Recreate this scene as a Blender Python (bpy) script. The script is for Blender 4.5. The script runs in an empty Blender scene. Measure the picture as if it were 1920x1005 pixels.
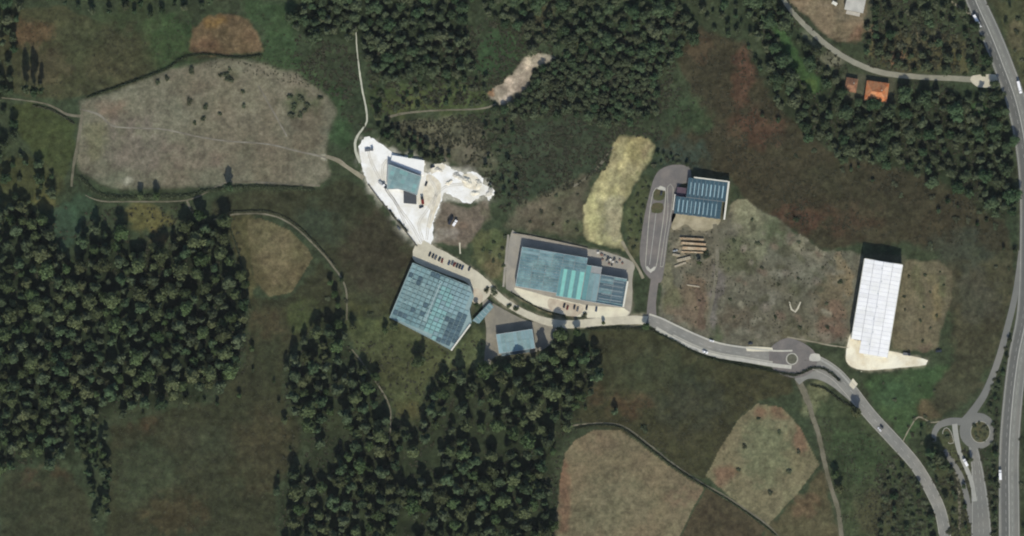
import bpy, bmesh, math, random
import numpy as np
R = math.radians
scene = bpy.context.scene
COL = scene.collection
S = 0.5                                   # metres per plan unit (the plan is 1920 x 1005 units, north up)
CX, CY = 960.0, 502.5

# ------------------------------------------------------------------ camera, sky, sun, exposure
CAM_H = 6000.0
cam_data = bpy.data.cameras.new("camera")
cam_data.sensor_width = 36.0
cam_data.lens = 36.0 * CAM_H / (1920 * S)
cam_data.clip_start = 10.0
cam_data.clip_end = 60000.0
cam = bpy.data.objects.new("camera", cam_data)
cam.location = (0, 0, CAM_H)
COL.objects.link(cam)
scene.camera = cam

SUN_ELEV, SUN_SWING = R(40), R(3)         # sun in the south, a touch east: shadows fall north
world = bpy.data.worlds.new("World")
scene.world = world
world.use_nodes = True
wn = world.node_tree
sky = wn.nodes.new("ShaderNodeTexSky")
sky.sky_type = 'NISHITA'
sky.sun_disc = False
sky.sun_elevation = SUN_ELEV
sky.sun_rotation = math.pi - SUN_SWING
bg = wn.nodes.get("Background") or wn.nodes.new("ShaderNodeBackground")
bg.inputs["Strength"].default_value = 0.11
wn.links.new(sky.outputs[0], bg.inputs["Color"])
sun_data = bpy.data.lights.new("sun", 'SUN')
sun_data.energy = 3.75
sun_data.angle = R(0.5)
sun_data.color = (1.0, 0.945, 0.82)
sun = bpy.data.objects.new("sun", sun_data)
sun.rotation_euler = (math.pi / 2 - SUN_ELEV, 0, SUN_SWING)
sun.location = (0, -300, 300)
COL.objects.link(sun)
scene.view_settings.view_transform = 'Standard'
scene.view_settings.look = 'None'
scene.view_settings.exposure = 0.0
scene.view_settings.gamma = 1.0
scene.view_settings.use_curve_mapping = False
scene.render.engine = 'CYCLES'
scene.cycles.filter_width = 2.0
scene.cycles.max_bounces = 4
scene.cycles.diffuse_bounces = 3
scene.cycles.volume_bounces = 0
scene.cycles.use_light_tree = False
scene.cycles.adaptive_threshold = 0.02
scene.cycles.use_denoising = True
scene.cycles.denoiser = 'OPENIMAGEDENOISE'
scene.cycles.denoising_input_passes = 'RGB_ALBEDO_NORMAL'

HAZE = 2.9e-6                             # thin air, per metre
rng = random.Random(11)
AIR = (0.0040, 0.0045, 0.0050)            # light the air itself adds on the way to the camera
K = 1.05                                  # what a sunlit level white sheet sends back at this exposure

# ------------------------------------------------------------------ helpers
def lin(c):
    c = c / 255.0
    return c / 12.92 if c <= 0.04045 else ((c + 0.055) / 1.055) ** 2.4
def A(r, g, b):                           # sunlit display colour -> base colour
    return tuple(min(0.9, max(lin(v) - a, 0.004) / K) for v, a in zip((r, g, b), AIR))
def W(x, y, z=0.0):
    return ((x - CX) * S, (CY - y) * S, z)

def tag(o, label, cat=None, group=None, kind=None):
    o["label"] = label
    if cat: o["category"] = cat
    if group: o["group"] = group
    if kind: o["kind"] = kind
    return o
def link(o, parent=None):
    COL.objects.link(o)
    if parent is not None: o.parent = parent
    return o
def make_mesh(name, verts, faces, mat, parent=None, smooth=False):
    me = bpy.data.meshes.new(name)
    me.from_pydata([tuple(v) for v in verts], [], [tuple(f) for f in faces])
    me.update()
    if mat: me.materials.append(mat)
    if smooth: me.polygons.foreach_set("use_smooth", [True] * len(me.polygons))
    return link(bpy.data.objects.new(name, me), parent)
def empty(name, loc, rz=0.0):
    o = bpy.data.objects.new(name, None)
    o.empty_display_size = 1.0
    o.location = loc
    o.rotation_euler = (0, 0, rz)
    return link(o)

def nodes_of(name):
    m = bpy.data.materials.new(name)
    m.use_nodes = True
    nt = m.node_tree
    b = nt.nodes["Principled BSDF"]
    return m, nt, b
def noise_node(nt, scale, detail=4.0, rough=0.6, coord=None):
    n = nt.nodes.new("ShaderNodeTexNoise")
    n.inputs["Scale"].default_value = scale
    n.inputs["Detail"].default_value = detail
    n.inputs["Roughness"].default_value = rough
    if coord is not None: nt.links.new(coord, n.inputs["Vector"])
    return n.outputs["Fac"]
def remap(nt, sock, a, b, lo=0.3, hi=0.7):
    r = nt.nodes.new("ShaderNodeMapRange")
    r.inputs["From Min"].default_value = lo
    r.inputs["From Max"].default_value = hi
    r.inputs["To Min"].default_value = a
    r.inputs["To Max"].default_value = b
    nt.links.new(sock, r.inputs["Value"])
    return r.outputs["Result"]
def math_node(nt, op, a, b):
    n = nt.nodes.new("ShaderNodeMath"); n.operation = op
    for i, v in enumerate((a, b)):
        if isinstance(v, (int, float)): n.inputs[i].default_value = v
        else: nt.links.new(v, n.inputs[i])
    return n.outputs[0]
def scale_colour(nt, colour, fac):
    n = nt.nodes.new("ShaderNodeVectorMath"); n.operation = 'SCALE'
    if isinstance(colour, tuple): n.inputs[0].default_value = colour[:3]
    else: nt.links.new(colour, n.inputs[0])
    if isinstance(fac, (int, float)): n.inputs["Scale"].default_value = fac
    else: nt.links.new(fac, n.inputs["Scale"])
    return n.outputs[0]
def mix_colour(nt, fac, a, b):
    n = nt.nodes.new("ShaderNodeMix"); n.data_type = 'RGBA'
    nt.links.new(fac, n.inputs["Factor"])
    for i, v in ((6, a), (7, b)):
        if isinstance(v, tuple): n.inputs[i].default_value = (*v[:3], 1)
        else: nt.links.new(v, n.inputs[i])
    return n.outputs[2]
def position(nt):
    return nt.nodes.new("ShaderNodeNewGeometry").outputs["Position"]

MATS = {}
def surf(name, rgb, rough=0.8, var=0.18, scale=0.25, fine=0.10, second=None, sec_scale=0.06, bump=0.0, metal=0.0, objvar=0.0):
    """painted, paved or bare surface with wear: two scales of mottling, an optional second colour in patches"""
    if name in MATS: return MATS[name]
    m, nt, b = nodes_of(name)
    p = position(nt)
    col = A(*rgb)
    if second:
        f = remap(nt, noise_node(nt, sec_scale, 5, 0.65, p), 0, 1, 0.42, 0.62)
        col = mix_colour(nt, f, col, A(*second))
    f1 = remap(nt, noise_node(nt, scale, 5, 0.6, p), 1 - var, 1 + var)
    f2 = remap(nt, noise_node(nt, 1.3, 3, 0.6, p), 1 - fine, 1 + fine)
    f = math_node(nt, 'MULTIPLY', f1, f2)
    if objvar:
        oi = nt.nodes.new("ShaderNodeObjectInfo")
        f = math_node(nt, 'MULTIPLY', f, remap(nt, oi.outputs["Random"], 1 - objvar, 1 + objvar, 0, 1))
    nt.links.new(scale_colour(nt, col, f), b.inputs["Base Color"])
    b.inputs["Roughness"].default_value = rough
    b.inputs["Metallic"].default_value = metal
    b.inputs["Specular IOR Level"].default_value = 0.25
    if bump:
        bn = nt.nodes.new("ShaderNodeBump")
        bn.inputs["Strength"].default_value = bump
        bn.inputs["Distance"].default_value = 0.25
        nt.links.new(noise_node(nt, 0.9, 5, 0.7, p), bn.inputs["Height"])
        nt.links.new(bn.outputs[0], b.inputs["Normal"])
    MATS[name] = m
    return m

def foliage(name, rgb, second, trans=0.22):
    if name in MATS: return MATS[name]
    m, nt, b = nodes_of(name)
    geo = nt.nodes.new("ShaderNodeNewGeometry")
    oi = nt.nodes.new("ShaderNodeObjectInfo")
    tint = mix_colour(nt, oi.outputs["Random"], rgb, second)
    f = math_node(nt, 'MULTIPLY', remap(nt, geo.outputs["Random Per Island"], 0.62, 1.38, 0, 1),
                  remap(nt, math_node(nt, 'FRACT', math_node(nt, 'MULTIPLY', oi.outputs["Random"], 7.31), 0.0), 0.68, 1.32, 0, 1))
    c = scale_colour(nt, tint, f)
    nt.nodes.remove(b)
    d = nt.nodes.new("ShaderNodeBsdfDiffuse"); t = nt.nodes.new("ShaderNodeBsdfTranslucent")
    mx = nt.nodes.new("ShaderNodeMixShader"); mx.inputs[0].default_value = trans
    nt.links.new(c, d.inputs["Color"]); nt.links.new(c, t.inputs["Color"])
    nt.links.new(d.outputs[0], mx.inputs[1]); nt.links.new(t.outputs[0], mx.inputs[2])
    nt.links.new(mx.outputs[0], nt.nodes["Material Output"].inputs["Surface"])
    MATS[name] = m
    return m

def catmull(pts, step=6.0, closed=False):
    pts = [tuple(map(float, p)) for p in pts]
    n = len(pts); out = []
    segs = n if closed else n - 1
    for i in range(segs):
        if closed: p0, p1, p2, p3 = (pts[(i + k) % n] for k in (-1, 0, 1, 2))
        else: p0, p1, p2, p3 = pts[max(i - 1, 0)], pts[i], pts[i + 1], pts[min(i + 2, n - 1)]
        d = math.hypot(p2[0] - p1[0], p2[1] - p1[1])
        k = max(1, int(d / step))
        for j in range(k):
            t = j / k
            out.append(tuple(0.5 * ((2 * b) + (-a + c) * t + (2 * a - 5 * b + 4 * c - d_) * t * t + (-a + 3 * b - 3 * c + d_) * t ** 3)
                             for a, b, c, d_ in zip(p0, p1, p2, p3)))
    if not closed: out.append(pts[-1])
    return out
def ribbon(name, pts, z, mat, parent=None, width=None, offset=0.0, jitter=0.0, step=6.0, drop=0.25):
    """a strip laid along a plan line; pts are (x, y) or (x, y, width) in plan units; edges drop to the ground"""
    if width is not None: pts = [(p[0], p[1], width) for p in pts]
    line = catmull(pts, step)
    V, F = [], []
    n = len(line)
    for i, (x, y, w) in enumerate(line):
        a, b = line[max(i - 1, 0)], line[min(i + 1, n - 1)]
        tx, ty = b[0] - a[0], b[1] - a[1]
        l = math.hypot(tx, ty) or 1
        nx, ny = -ty / l, tx / l
        cx, cy = x + nx * offset, y + ny * offset
        h = w / 2
        j1, j2 = rng.uniform(-jitter, jitter), rng.uniform(-jitter, jitter)
        L = W(cx - nx * (h + j1), cy - ny * (h + j1)); Rr = W(cx + nx * (h + j2), cy + ny * (h + j2))
        V += [(L[0], L[1], z - drop), (L[0], L[1], z), (Rr[0], Rr[1], z), (Rr[0], Rr[1], z - drop)]
        if i:
            o = 4 * i
            for k in range(3): F.append((o - 4 + k, o - 3 + k, o + 1 + k, o + k))
    return make_mesh(name, V, F, mat, parent)
def dashes(name, pts, z, mat, parent, w, on, gap, offset=0.0):
    line = catmull([(p[0], p[1]) for p in pts], 2.0)
    V, F = [], []; d = 0.0
    for a, b in zip(line, line[1:]):
        l = math.hypot(b[0] - a[0], b[1] - a[1]); d += l
        if (d % (on + gap)) > on or l == 0: continue
        tx, ty = (b[0] - a[0]) / l, (b[1] - a[1]) / l; nx, ny = -ty, tx
        o = len(V)
        for q, s in ((a, -1), (b, -1), (b, 1), (a, 1)):
            V.append(W(q[0] + nx * (offset + s * w / 2), q[1] + ny * (offset + s * w / 2), z))
        F.append((o, o + 1, o + 2, o + 3))
    return make_mesh(name, V, F, mat, parent)
def sheet(name, poly, z, mat, parent=None, smooth=True, jitter=0.0, step=6.0, drop=0.25):
    ring = catmull(poly, step, True) if smooth else [tuple(p) for p in poly]
    if jitter: ring = [(x + rng.uniform(-jitter, jitter), y + rng.uniform(-jitter, jitter)) for x, y in ring]
    area = sum(a[0] * b[1] - b[0] * a[1] for a, b in zip(ring, ring[1:] + ring[:1]))
    if area > 0: ring = ring[::-1]
    n = len(ring)
    V = [W(x, y, z) for x, y in ring] + [W(x, y, z - drop) for x, y in ring]
    F = [tuple(range(n))] + [(i, i + n, (i + 1) % n + n, (i + 1) % n) for i in range(n)]
    return make_mesh(name, V, F, mat, parent)
def ring_strip(name, poly, w, z, mat, parent=None, step=4.0, drop=0.2):
    """closed kerb line"""
    line = catmull(poly, step, True)
    n = len(line); V, F = [], []
    for i, (x, y) in enumerate(line):
        a, b = line[i - 1], line[(i + 1) % n]
        tx, ty = b[0] - a[0], b[1] - a[1]; l = math.hypot(tx, ty) or 1
        nx, ny = -ty / l * w / 2, tx / l * w / 2
        P, Q = W(x - nx, y - ny), W(x + nx, y + ny)
        V += [(P[0], P[1], z - drop), (P[0], P[1], z), (Q[0], Q[1], z), (Q[0], Q[1], z - drop)]
    for i in range(n):
        o, q = 4 * i, 4 * ((i + 1) % n)
        for k in range(3): F.append((o + k, o + k + 1, q + k + 1, q + k))
    return make_mesh(name, V, F, mat, parent)
def circle(cx, cy, r, n=14, ry=None):
    return [(cx + r * math.cos(2 * math.pi * i / n), cy + (ry or r) * math.sin(2 * math.pi * i / n)) for i in range(n)]

# ------------------------------------------------------------------ land cover raster
STEP = 2.5
gx = np.arange(-125, 2045.1, STEP); gy = np.arange(-110, 1115.1, STEP)
NX, NY = len(gx), len(gy)
PX, PY = np.meshgrid(gx, gy)
nrng = np.random.default_rng(5)
def vnoise(cell, seed):
    r = np.random.default_rng(seed)
    h, w = int(NY * STEP / cell) + 4, int(NX * STEP / cell) + 4
    g = r.random((h, w))
    fx = (PX - gx[0]) / cell; fy = (PY - gy[0]) / cell
    ix = fx.astype(int); iy = fy.astype(int)
    tx = fx - ix; ty = fy - iy
    tx = tx * tx * (3 - 2 * tx); ty = ty * ty * (3 - 2 * ty)
    return ((g[iy, ix] * (1 - tx) + g[iy, ix + 1] * tx) * (1 - ty) + (g[iy + 1, ix] * (1 - tx) + g[iy + 1, ix + 1] * tx) * ty) * 2 - 1
def fbm(cell, seed, octs=3):
    o = 0; a = 1; t = 0
    for k in range(octs):
        o = o + a * vnoise(cell / 2 ** k, seed + k); t += a; a *= 0.55
    return o / t
warp_x, warp_y = fbm(40, 21, 4), fbm(40, 31, 4)
patch_noise = np.clip(fbm(16, 41, 3) * 2.2, -1, 1)
def inside(poly, x, y):
    res = np.zeros(x.shape, bool)
    n = len(poly)
    for i in range(n):
        x1, y1 = poly[i]; x2, y2 = poly[(i + 1) % n]
        if y1 == y2: continue
        c = ((y1 > y) != (y2 > y)) & (x < (x2 - x1) * (y - y1) / (y2 - y1) + x1)
        res ^= c
    return res
def blur(m, r):
    r = int(round(r))
    if r < 1: return m
    for _ in range(2):
        for ax in (0, 1):
            p = np.pad(m, [(r + 1, r) if a == ax else (0, 0) for a in (0, 1)], mode='edge')
            c = np.cumsum(p, axis=ax)
            m = (c[2 * r + 1:] - c[:-2 * r - 1]) if ax == 0 else (c[:, 2 * r + 1:] - c[:, :-2 * r - 1])
            m = m / (2 * r + 1)
    return m
def box_of(poly, pad):
    xs = [p[0] for p in poly]; ys = [p[1] for p in poly]
    i0 = max(0, int((min(ys) - pad - gy[0]) / STEP)); i1 = min(NY, int((max(ys) + pad - gy[0]) / STEP) + 2)
    j0 = max(0, int((min(xs) - pad - gx[0]) / STEP)); j1 = min(NX, int((max(xs) + pad - gx[0]) / STEP) + 2)
    return slice(i0, max(i0, i1)), slice(j0, max(j0, j1))
land = np.empty((NY, NX, 3))
land[:] = A(61, 70, 52)
flat = np.zeros((NY, NX))
cell_id = np.zeros((NY, NX), int)
FIELDS = []
CLIP = False                              # when on, patches stay inside the field stamped last
def mask_of(poly, feather, warp):
    sl = box_of(poly, feather * 3 + warp + 6)
    m = inside(poly, PX[sl] + warp * warp_x[sl], PY[sl] + warp * warp_y[sl]).astype(float)
    return sl, blur(m, feather / STEP)
def stamp(poly, rgb, feather=6, warp=6, amount=1.0, own=None, patchy=True):
    if own:
        feather *= 0.55
        if own[0] in ('ploughed_field', 'fallow_strip', 'dry_field'): feather, warp = 1.2, 1.5
    sl, m = mask_of(poly, feather, warp)
    m = np.clip(m, 0, 1)
    if patchy and not (own and own[0] in ('ploughed_field', 'fallow_strip', 'bare_plot', 'dark_field', 'dry_field')): m = np.clip((m - 0.5) * 1.5 + 0.5 + 0.55 * patch_noise[sl] * (4 * m * (1 - m)) ** 0.5, 0, 1) * np.clip(m * 4, 0, 1)
    m = m * amount
    if CLIP and not own: m = m * (cell_id[sl] == len(FIELDS))
    land[sl] = land[sl] * (1 - m[..., None]) + np.array(A(*rgb)) * m[..., None]
    if own:
        FIELDS.append(own)
        cell_id[sl][m > 0.5] = len(FIELDS)
def blob(cx, cy, rx, rgb, ry=None, feather=None, amount=0.72, warp=18):
    stamp(circle(cx, cy, rx, 12, ry or rx), rgb, feather or rx * 0.35, warp, amount)

# ---- broad cover (display colours of sunlit ground)
stamp([(0, 15), (120, 15), (200, 50), (350, 70), (540, 90), (520, 110), (430, 105), (330, 115), (165, 182), (90, 185), (0, 170)], (70, 72, 52), 5, own=("meadow", "long brown and green meadow north of the bare plot, at the upper left"))
blob(62, 62, 38, (94, 76, 58), 26, amount=.65)
blob(90, 130, 40, (80, 74, 56)); blob(250, 60, 70, (66, 76, 52)); blob(320, 80, 55, (58, 78, 50)); blob(230, 110, 60, (72, 70, 52))
stamp([(440, 0), (560, 0), (560, 120), (640, 160), (660, 280), (615, 270), (632, 200), (560, 138), (480, 112), (490, 60)], (60, 76, 52), 8)
stamp([(350, 92), (362, 52), (392, 30), (430, 26), (468, 38), (488, 72), (496, 96), (430, 106), (372, 104)], (100, 86, 65), 6, own=("dirt_mound", "round patch of reddish brown bare earth above the pale bare plot"))
CLIP = True
blob(385, 80, 26, (108, 86, 66), 12); blob(400, 45, 22, (122, 98, 58), 12, amount=.6)
CLIP = False
stamp([(22, 195), (60, 192), (142, 235), (138, 290), (120, 330), (70, 300), (30, 240)], (66, 74, 48), 5, own=("pasture", "small green pasture at the left edge beside the pale bare plot"))
stamp([(0, 300), (60, 290), (120, 340), (110, 380), (60, 390), (0, 420)], (70, 74, 50), 8)
stamp([(150, 190), (165, 186), (240, 160), (300, 140), (350, 124), (430, 112), (490, 117), (560, 140), (615, 178), (632, 212), (612, 250), (612, 290), (620, 325), (592, 348), (520, 344), (440, 344), (395, 350), (310, 352), (240, 356), (195, 344), (150, 322), (142, 300), (150, 250)], (115, 112, 94), 4, own=("bare_plot", "large pale grey brown bare plot crossed by a thin track"))
CLIP = True
for cx, cy, rx, ry, c in ((200, 205, 40, 16, (118, 100, 84)), (260, 290, 70, 40, (112, 104, 92)), (420, 180, 90, 40, (114, 110, 92)), (480, 300, 80, 30, (106, 100, 84)), (345, 160, 40, 20, (114, 108, 90)), (250, 240, 50, 14, (118, 108, 98)), (580, 240, 26, 50, (102, 92, 76)), (180, 260, 20, 40, (108, 106, 80)), (360, 300, 60, 30, (116, 106, 92))):
    blob(cx, cy, rx, c, ry, amount=.7)
blob(560, 195, 38, (82, 90, 66), 28, amount=.8); blob(555, 190, 16, (66, 80, 54), 12); blob(430, 150, 16, (84, 84, 64), 8); blob(215, 330, 30, (104, 108, 88), 14)
blob(235, 338, 12, (176, 170, 150), 6, amount=1); blob(612, 293, 10, (168, 164, 146), 5, amount=1)
CLIP = False
stamp([(430, 362), (600, 352), (640, 332), (672, 345), (780, 468), (736, 590), (665, 602), (640, 520), (600, 460), (540, 412), (440, 402), (390, 405), (395, 380)], (61, 64, 48), 5, own=("dark_field", "dark green brown field sloping down west of the grid roofed hall"))
blob(600, 420, 50, (58, 68, 54), 36, amount=.6); blob(700, 480, 60, (64, 60, 48), 80, amount=.7); blob(670, 580, 50, (74, 76, 50), 20)
stamp([(420, 402), (470, 405), (478, 530), (470, 570), (455, 560), (445, 480)], (84, 82, 58), 6)
stamp([(462, 412), (490, 410), (540, 430), (578, 466), (586, 484), (546, 548), (504, 556), (478, 528), (468, 470)], (97, 92, 68), 5, own=("dry_field", "small tan dry field beside the big wood, left of the dark field"))
CLIP = True
blob(520, 480, 34, (108, 100, 76), 46, amount=.6); blob(480, 530, 24, (84, 80, 58), 30)
CLIP = False
stamp([(470, 560), (550, 552), (600, 490), (640, 530), (645, 600), (600, 615), (540, 650), (530, 740), (562, 800), (565, 850), (520, 900), (515, 1010), (200, 1010), (205, 800), (300, 775), (400, 750), (462, 680)], (58, 61, 45), 8, own=("rough_meadow", "dull olive brown meadow between the two woods at lower left"))
blob(500, 600, 50, (82, 72, 54), 30, amount=.5); blob(570, 590, 36, (72, 82, 52), 30); blob(490, 850, 60, (72, 67, 50), 80, amount=.5); blob(270, 880, 70, (62, 70, 52), 60); blob(330, 960, 60, (74, 66, 48), 40); blob(370, 830, 60, (64, 68, 52), 40); blob(260, 800, 40, (78, 64, 48), 10)
stamp([(0, 885), (60, 880), (130, 890), (160, 930), (185, 1010), (0, 1010)], (60, 63, 47), 6); blob(80, 895, 50, (82, 66, 52), 10)
blob(120, 430, 34, (60, 76, 60), 46, feather=8, amount=1); blob(150, 385, 34, (58, 76, 58), 20, feather=8)
blob(280, 410, 44, (92, 90, 58), 26, feather=8, amount=1); blob(290, 445, 26, (90, 76, 54), 14); blob(85, 375, 20, (98, 94, 60), 12)
stamp([(640, 600), (730, 590), (845, 660), (830, 690), (800, 720), (780, 790), (745, 790), (735, 750), (690, 700)], (76, 82, 56), 6); blob(690, 610, 40, (86, 90, 58), 14); blob(765, 770, 30, (82, 78, 52), 24)
stamp([(845, 660), (890, 610), (915, 640), (920, 690), (830, 690)], (88, 96, 66), 4)
# ---- south east fields
stamp([(1100, 620), (1230, 616), (1330, 672), (1485, 706), (1490, 740), (1420, 752), (1385, 785), (1322, 905), (1200, 825), (1110, 795), (1040, 792), (1050, 740), (1120, 690)], (64, 65, 47), 5, own=("rough_meadow", "dark olive meadow south of the kerbed road"))
blob(1240, 700, 80, (64, 70, 52), 40, amount=.6); blob(1300, 760, 70, (62, 66, 54), 40, amount=.6); blob(1180, 760, 40, (86, 70, 54), 20); blob(1110, 740, 36, (80, 70, 52), 26)
stamp([(1050, 900), (1060, 850), (1078, 826), (1112, 808), (1160, 806), (1200, 832), (1250, 872), (1320, 916), (1296, 960), (1270, 1015), (1035, 1015), (1045, 950)], (116, 108, 84), 4, own=("ploughed_field", "large beige brown field with a rounded top at the bottom, edged with red earth"))
CLIP = True
blob(1120, 830, 50, (114, 98, 78), 14, amount=.6); blob(1058, 930, 14, (122, 92, 74), 70, amount=.7); blob(1285, 920, 40, (116, 96, 78), 20, amount=.7); blob(1150, 950, 70, (110, 108, 84), 60, amount=.6)
CLIP = False
stamp([(1323, 892), (1350, 840), (1386, 785), (1420, 757), (1465, 764), (1500, 800), (1536, 872), (1495, 925), (1440, 985), (1390, 950)], (115, 110, 84), 4, own=("ploughed_field", "five sided beige green field dotted with small bushes at lower right"))
CLIP = True
blob(1440, 850, 46, (106, 112, 84), 70, amount=.7); blob(1470, 775, 30, (122, 90, 72), 12); blob(1505, 820, 12, (118, 88, 72), 36); blob(1355, 890, 26, (122, 94, 76), 24); blob(1424, 775, 14, (120, 90, 72), 10)
CLIP = False
stamp([(1325, 915), (1385, 952), (1438, 990), (1420, 1012), (1275, 1012), (1298, 962)], (76, 70, 54), 4, own=("fallow_strip", "dark brown wedge of fallow land between the two beige fields"))
stamp([(1440, 990), (1500, 930), (1545, 880), (1560, 960), (1575, 1012), (1420, 1012)], (84, 80, 60), 6); blob(1510, 950, 24, (98, 82, 64), 30)
stamp([(1500, 730), (1590, 760), (1640, 800), (1700, 870), (1740, 940), (1755, 1012), (1590, 1012), (1570, 930), (1540, 820)], (66, 74, 53), 6, own=("meadow", "green meadow between the curving road and the farm track"))
blob(1600, 850, 50, (60, 76, 52), 60, amount=.6); blob(1640, 960, 40, (72, 70, 52), 40); blob(1525, 745, 20, (116, 118, 88), 26, amount=.7)
stamp([(1620, 705), (1740, 690), (1800, 680), (1780, 740), (1740, 790), (1700, 830), (1650, 770)], (66, 84, 56), 6); blob(1680, 740, 40, (60, 80, 56), 24); blob(1745, 770, 24, (98, 82, 64), 18)
stamp([(1765, 470), (1880, 440), (1902, 470), (1898, 560), (1872, 650), (1830, 740), (1760, 780), (1745, 740), (1790, 680)], (72, 72, 55), 8); blob(1830, 560, 40, (74, 76, 64), 60, amount=.6)
# ---- north and centre
stamp([(1250, 60), (1300, 50), (1400, 80), (1440, 180), (1560, 285), (1760, 335), (1890, 400), (1890, 470), (1760, 470), (1692, 455), (1600, 460), (1540, 470), (1480, 430), (1400, 380), (1368, 330), (1290, 318), (1235, 285), (1300, 180)], (65, 62, 48), 10, own=("heath", "broad reddish brown heath sloping across the upper right"))
blob(1395, 140, 20, (92, 70, 57), 56); blob(1310, 85, 22, (86, 72, 57), 30, amount=.5); blob(1420, 240, 50, (84, 64, 52), 30); blob(1500, 410, 60, (84, 64, 52), 24, amount=.8); blob(1600, 420, 60, (72, 58, 46), 24, amount=.6)
blob(1300, 220, 40, (62, 78, 54), 30); blob(1280, 290, 50, (58, 72, 62), 30); blob(1800, 470, 60, (66, 72, 60), 40); blob(1560, 340, 60, (66, 66, 50), 30, amount=.6)
stamp([(1080, 210), (1130, 240), (1150, 262), (1120, 320), (1060, 350), (960, 390), (930, 350), (940, 270), (1000, 225)], (60, 70, 54), 8); blob(1050, 280, 50, (66, 74, 58), 40, amount=.6)
stamp([(960, 390), (1060, 345), (1115, 320), (1098, 380), (1096, 445), (970, 432), (940, 440)], (94, 91, 74), 8); blob(1010, 400, 40, (104, 96, 80), 20, amount=.7); blob(1075, 430, 26, (76, 86, 60), 14); blob(1060, 365, 20, (84, 88, 66), 12)
stamp([(880, 455), (915, 425), (958, 440), (952, 540), (930, 525), (890, 490)], (88, 92, 64), 6); blob(930, 450, 26, (72, 84, 56), 20); blob(925, 500, 18, (112, 100, 76), 20, amount=.6)
stamp([(932, 520), (985, 568), (1030, 590), (1078, 596), (1076, 590), (1025, 578), (975, 550), (950, 528)], (112, 106, 82), 2, 1)
stamp([(1148, 272), (1166, 254), (1218, 264), (1232, 284), (1200, 330), (1168, 380), (1160, 432), (1176, 472), (1130, 462), (1094, 446), (1094, 400), (1110, 350), (1138, 312)], (154, 147, 110), 6, own=("bare_earth", "pale yellow cut earth slope above the turquoise striped hall"))
CLIP = True
[blob(nrng.uniform(1100, 1215), nrng.uniform(262, 460), nrng.uniform(4, 9), [(124, 120, 86), (196, 187, 140), (138, 131, 98), (182, 174, 128), (112, 112, 78)][k % 5], nrng.uniform(4, 11), amount=.8, warp=8) for k in range(46)]; blob(1188, 284, 36, (140, 132, 90), 26, amount=.6); blob(1140, 352, 34, (188, 178, 128), 9, amount=.9); blob(1152, 415, 26, (158, 151, 124), 44, amount=.9); blob(1103, 415, 8, (198, 190, 140), 32, amount=.95); blob(1112, 375, 8, (186, 178, 128), 18, amount=.9); blob(1165, 300, 8, (196, 186, 136), 22); blob(1180, 345, 12, (132, 128, 92), 16); blob(1128, 400, 8, (128, 124, 90), 24); blob(1150, 445, 16, (136, 130, 100), 10); blob(1100, 385, 6, (196, 190, 140), 14); blob(1205, 300, 14, (140, 132, 92), 8); blob(1108, 420, 14, (178, 170, 122), 30); blob(1135, 345, 14, (182, 172, 126), 30); blob(1150, 410, 20, (150, 142, 110), 36, amount=.7); blob(1215, 285, 12, (146, 128, 102), 8)
CLIP = False
stamp([(1170, 380), (1205, 330), (1226, 350), (1205, 430), (1200, 490), (1178, 470), (1166, 420)], (74, 80, 56), 5); blob(1185, 460, 14, (86, 84, 62), 20)
stamp([(1262, 410), (1360, 412), (1375, 380), (1400, 378), (1480, 428), (1540, 470), (1600, 470), (1618, 480), (1597, 620), (1585, 650), (1530, 640), (1440, 655), (1350, 650), (1290, 630), (1236, 600), (1245, 500)], (103, 101, 86), 6, own=("waste_ground", "patchy grey green waste ground between the works buildings and the white roofed warehouse"))
CLIP = True
for cx, cy, rx, ry, c in ((1430, 430, 50, 40, (110, 112, 88)), (1400, 400, 24, 20, (134, 130, 104)), (1510, 460, 24, 22, (124, 120, 98)), (1380, 480, 30, 40, (92, 96, 72)), (1450, 530, 40, 30, (96, 92, 76)), (1400, 600, 50, 24, (92, 84, 70)), (1560, 560, 30, 50, (106, 96, 76)), (1560, 620, 30, 20, (110, 90, 76)), (1300, 560, 30, 50, (110, 98, 80)), (1340, 620, 20, 14, (74, 84, 62)), (1260, 560, 16, 40, (106, 104, 78)), (1310, 470, 24, 16, (86, 92, 78)), (1470, 590, 60, 40, (96, 94, 78)), (1500, 630, 40, 16, (90, 88, 68)), (1280, 420, 30, 10, (150, 142, 116)), (1340, 560, 10, 60, (104, 100, 94)), (1590, 520, 10, 40, (120, 108, 84)), (1525, 500, 30, 20, (110, 108, 92)), (1400, 410, 26, 34, (132, 130, 104)), (1420, 470, 30, 22, (122, 122, 98)), (1455, 440, 20, 24, (84, 92, 68)), (1395, 500, 24, 20, (82, 84, 64)), (1470, 520, 40, 12, (124, 122, 106)), (1440, 560, 26, 14, (120, 116, 102)), (1530, 460, 20, 30, (128, 124, 104)), (1335, 630, 30, 10, (72, 80, 58)), (1420, 630, 40, 8, (78, 78, 60)), (1500, 540, 24, 14, (84, 84, 66)), (1575, 500, 10, 40, (122, 112, 88)), (1570, 600, 12, 36, (116, 96, 80)), (1250, 520, 12, 30, (118, 116, 92)), (1280, 590, 24, 16, (114, 100, 84)), (1310, 575, 10, 40, (96, 82, 70)), (1272, 470, 16, 30, (136, 130, 110)), (1300, 510, 18, 10, (78, 86, 70))):
    blob(cx, cy, rx, c, ry, amount=.95)
for k in range(110):
    cx, cy = nrng.uniform(1380, 1590), nrng.uniform(420, 640)
    blob(cx, cy, nrng.uniform(4, 12), [(80, 80, 62), (130, 126, 108), (76, 76, 60), (112, 98, 84), (120, 114, 100)][k % 5], nrng.uniform(4, 9), amount=.8)
CLIP = False
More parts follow.
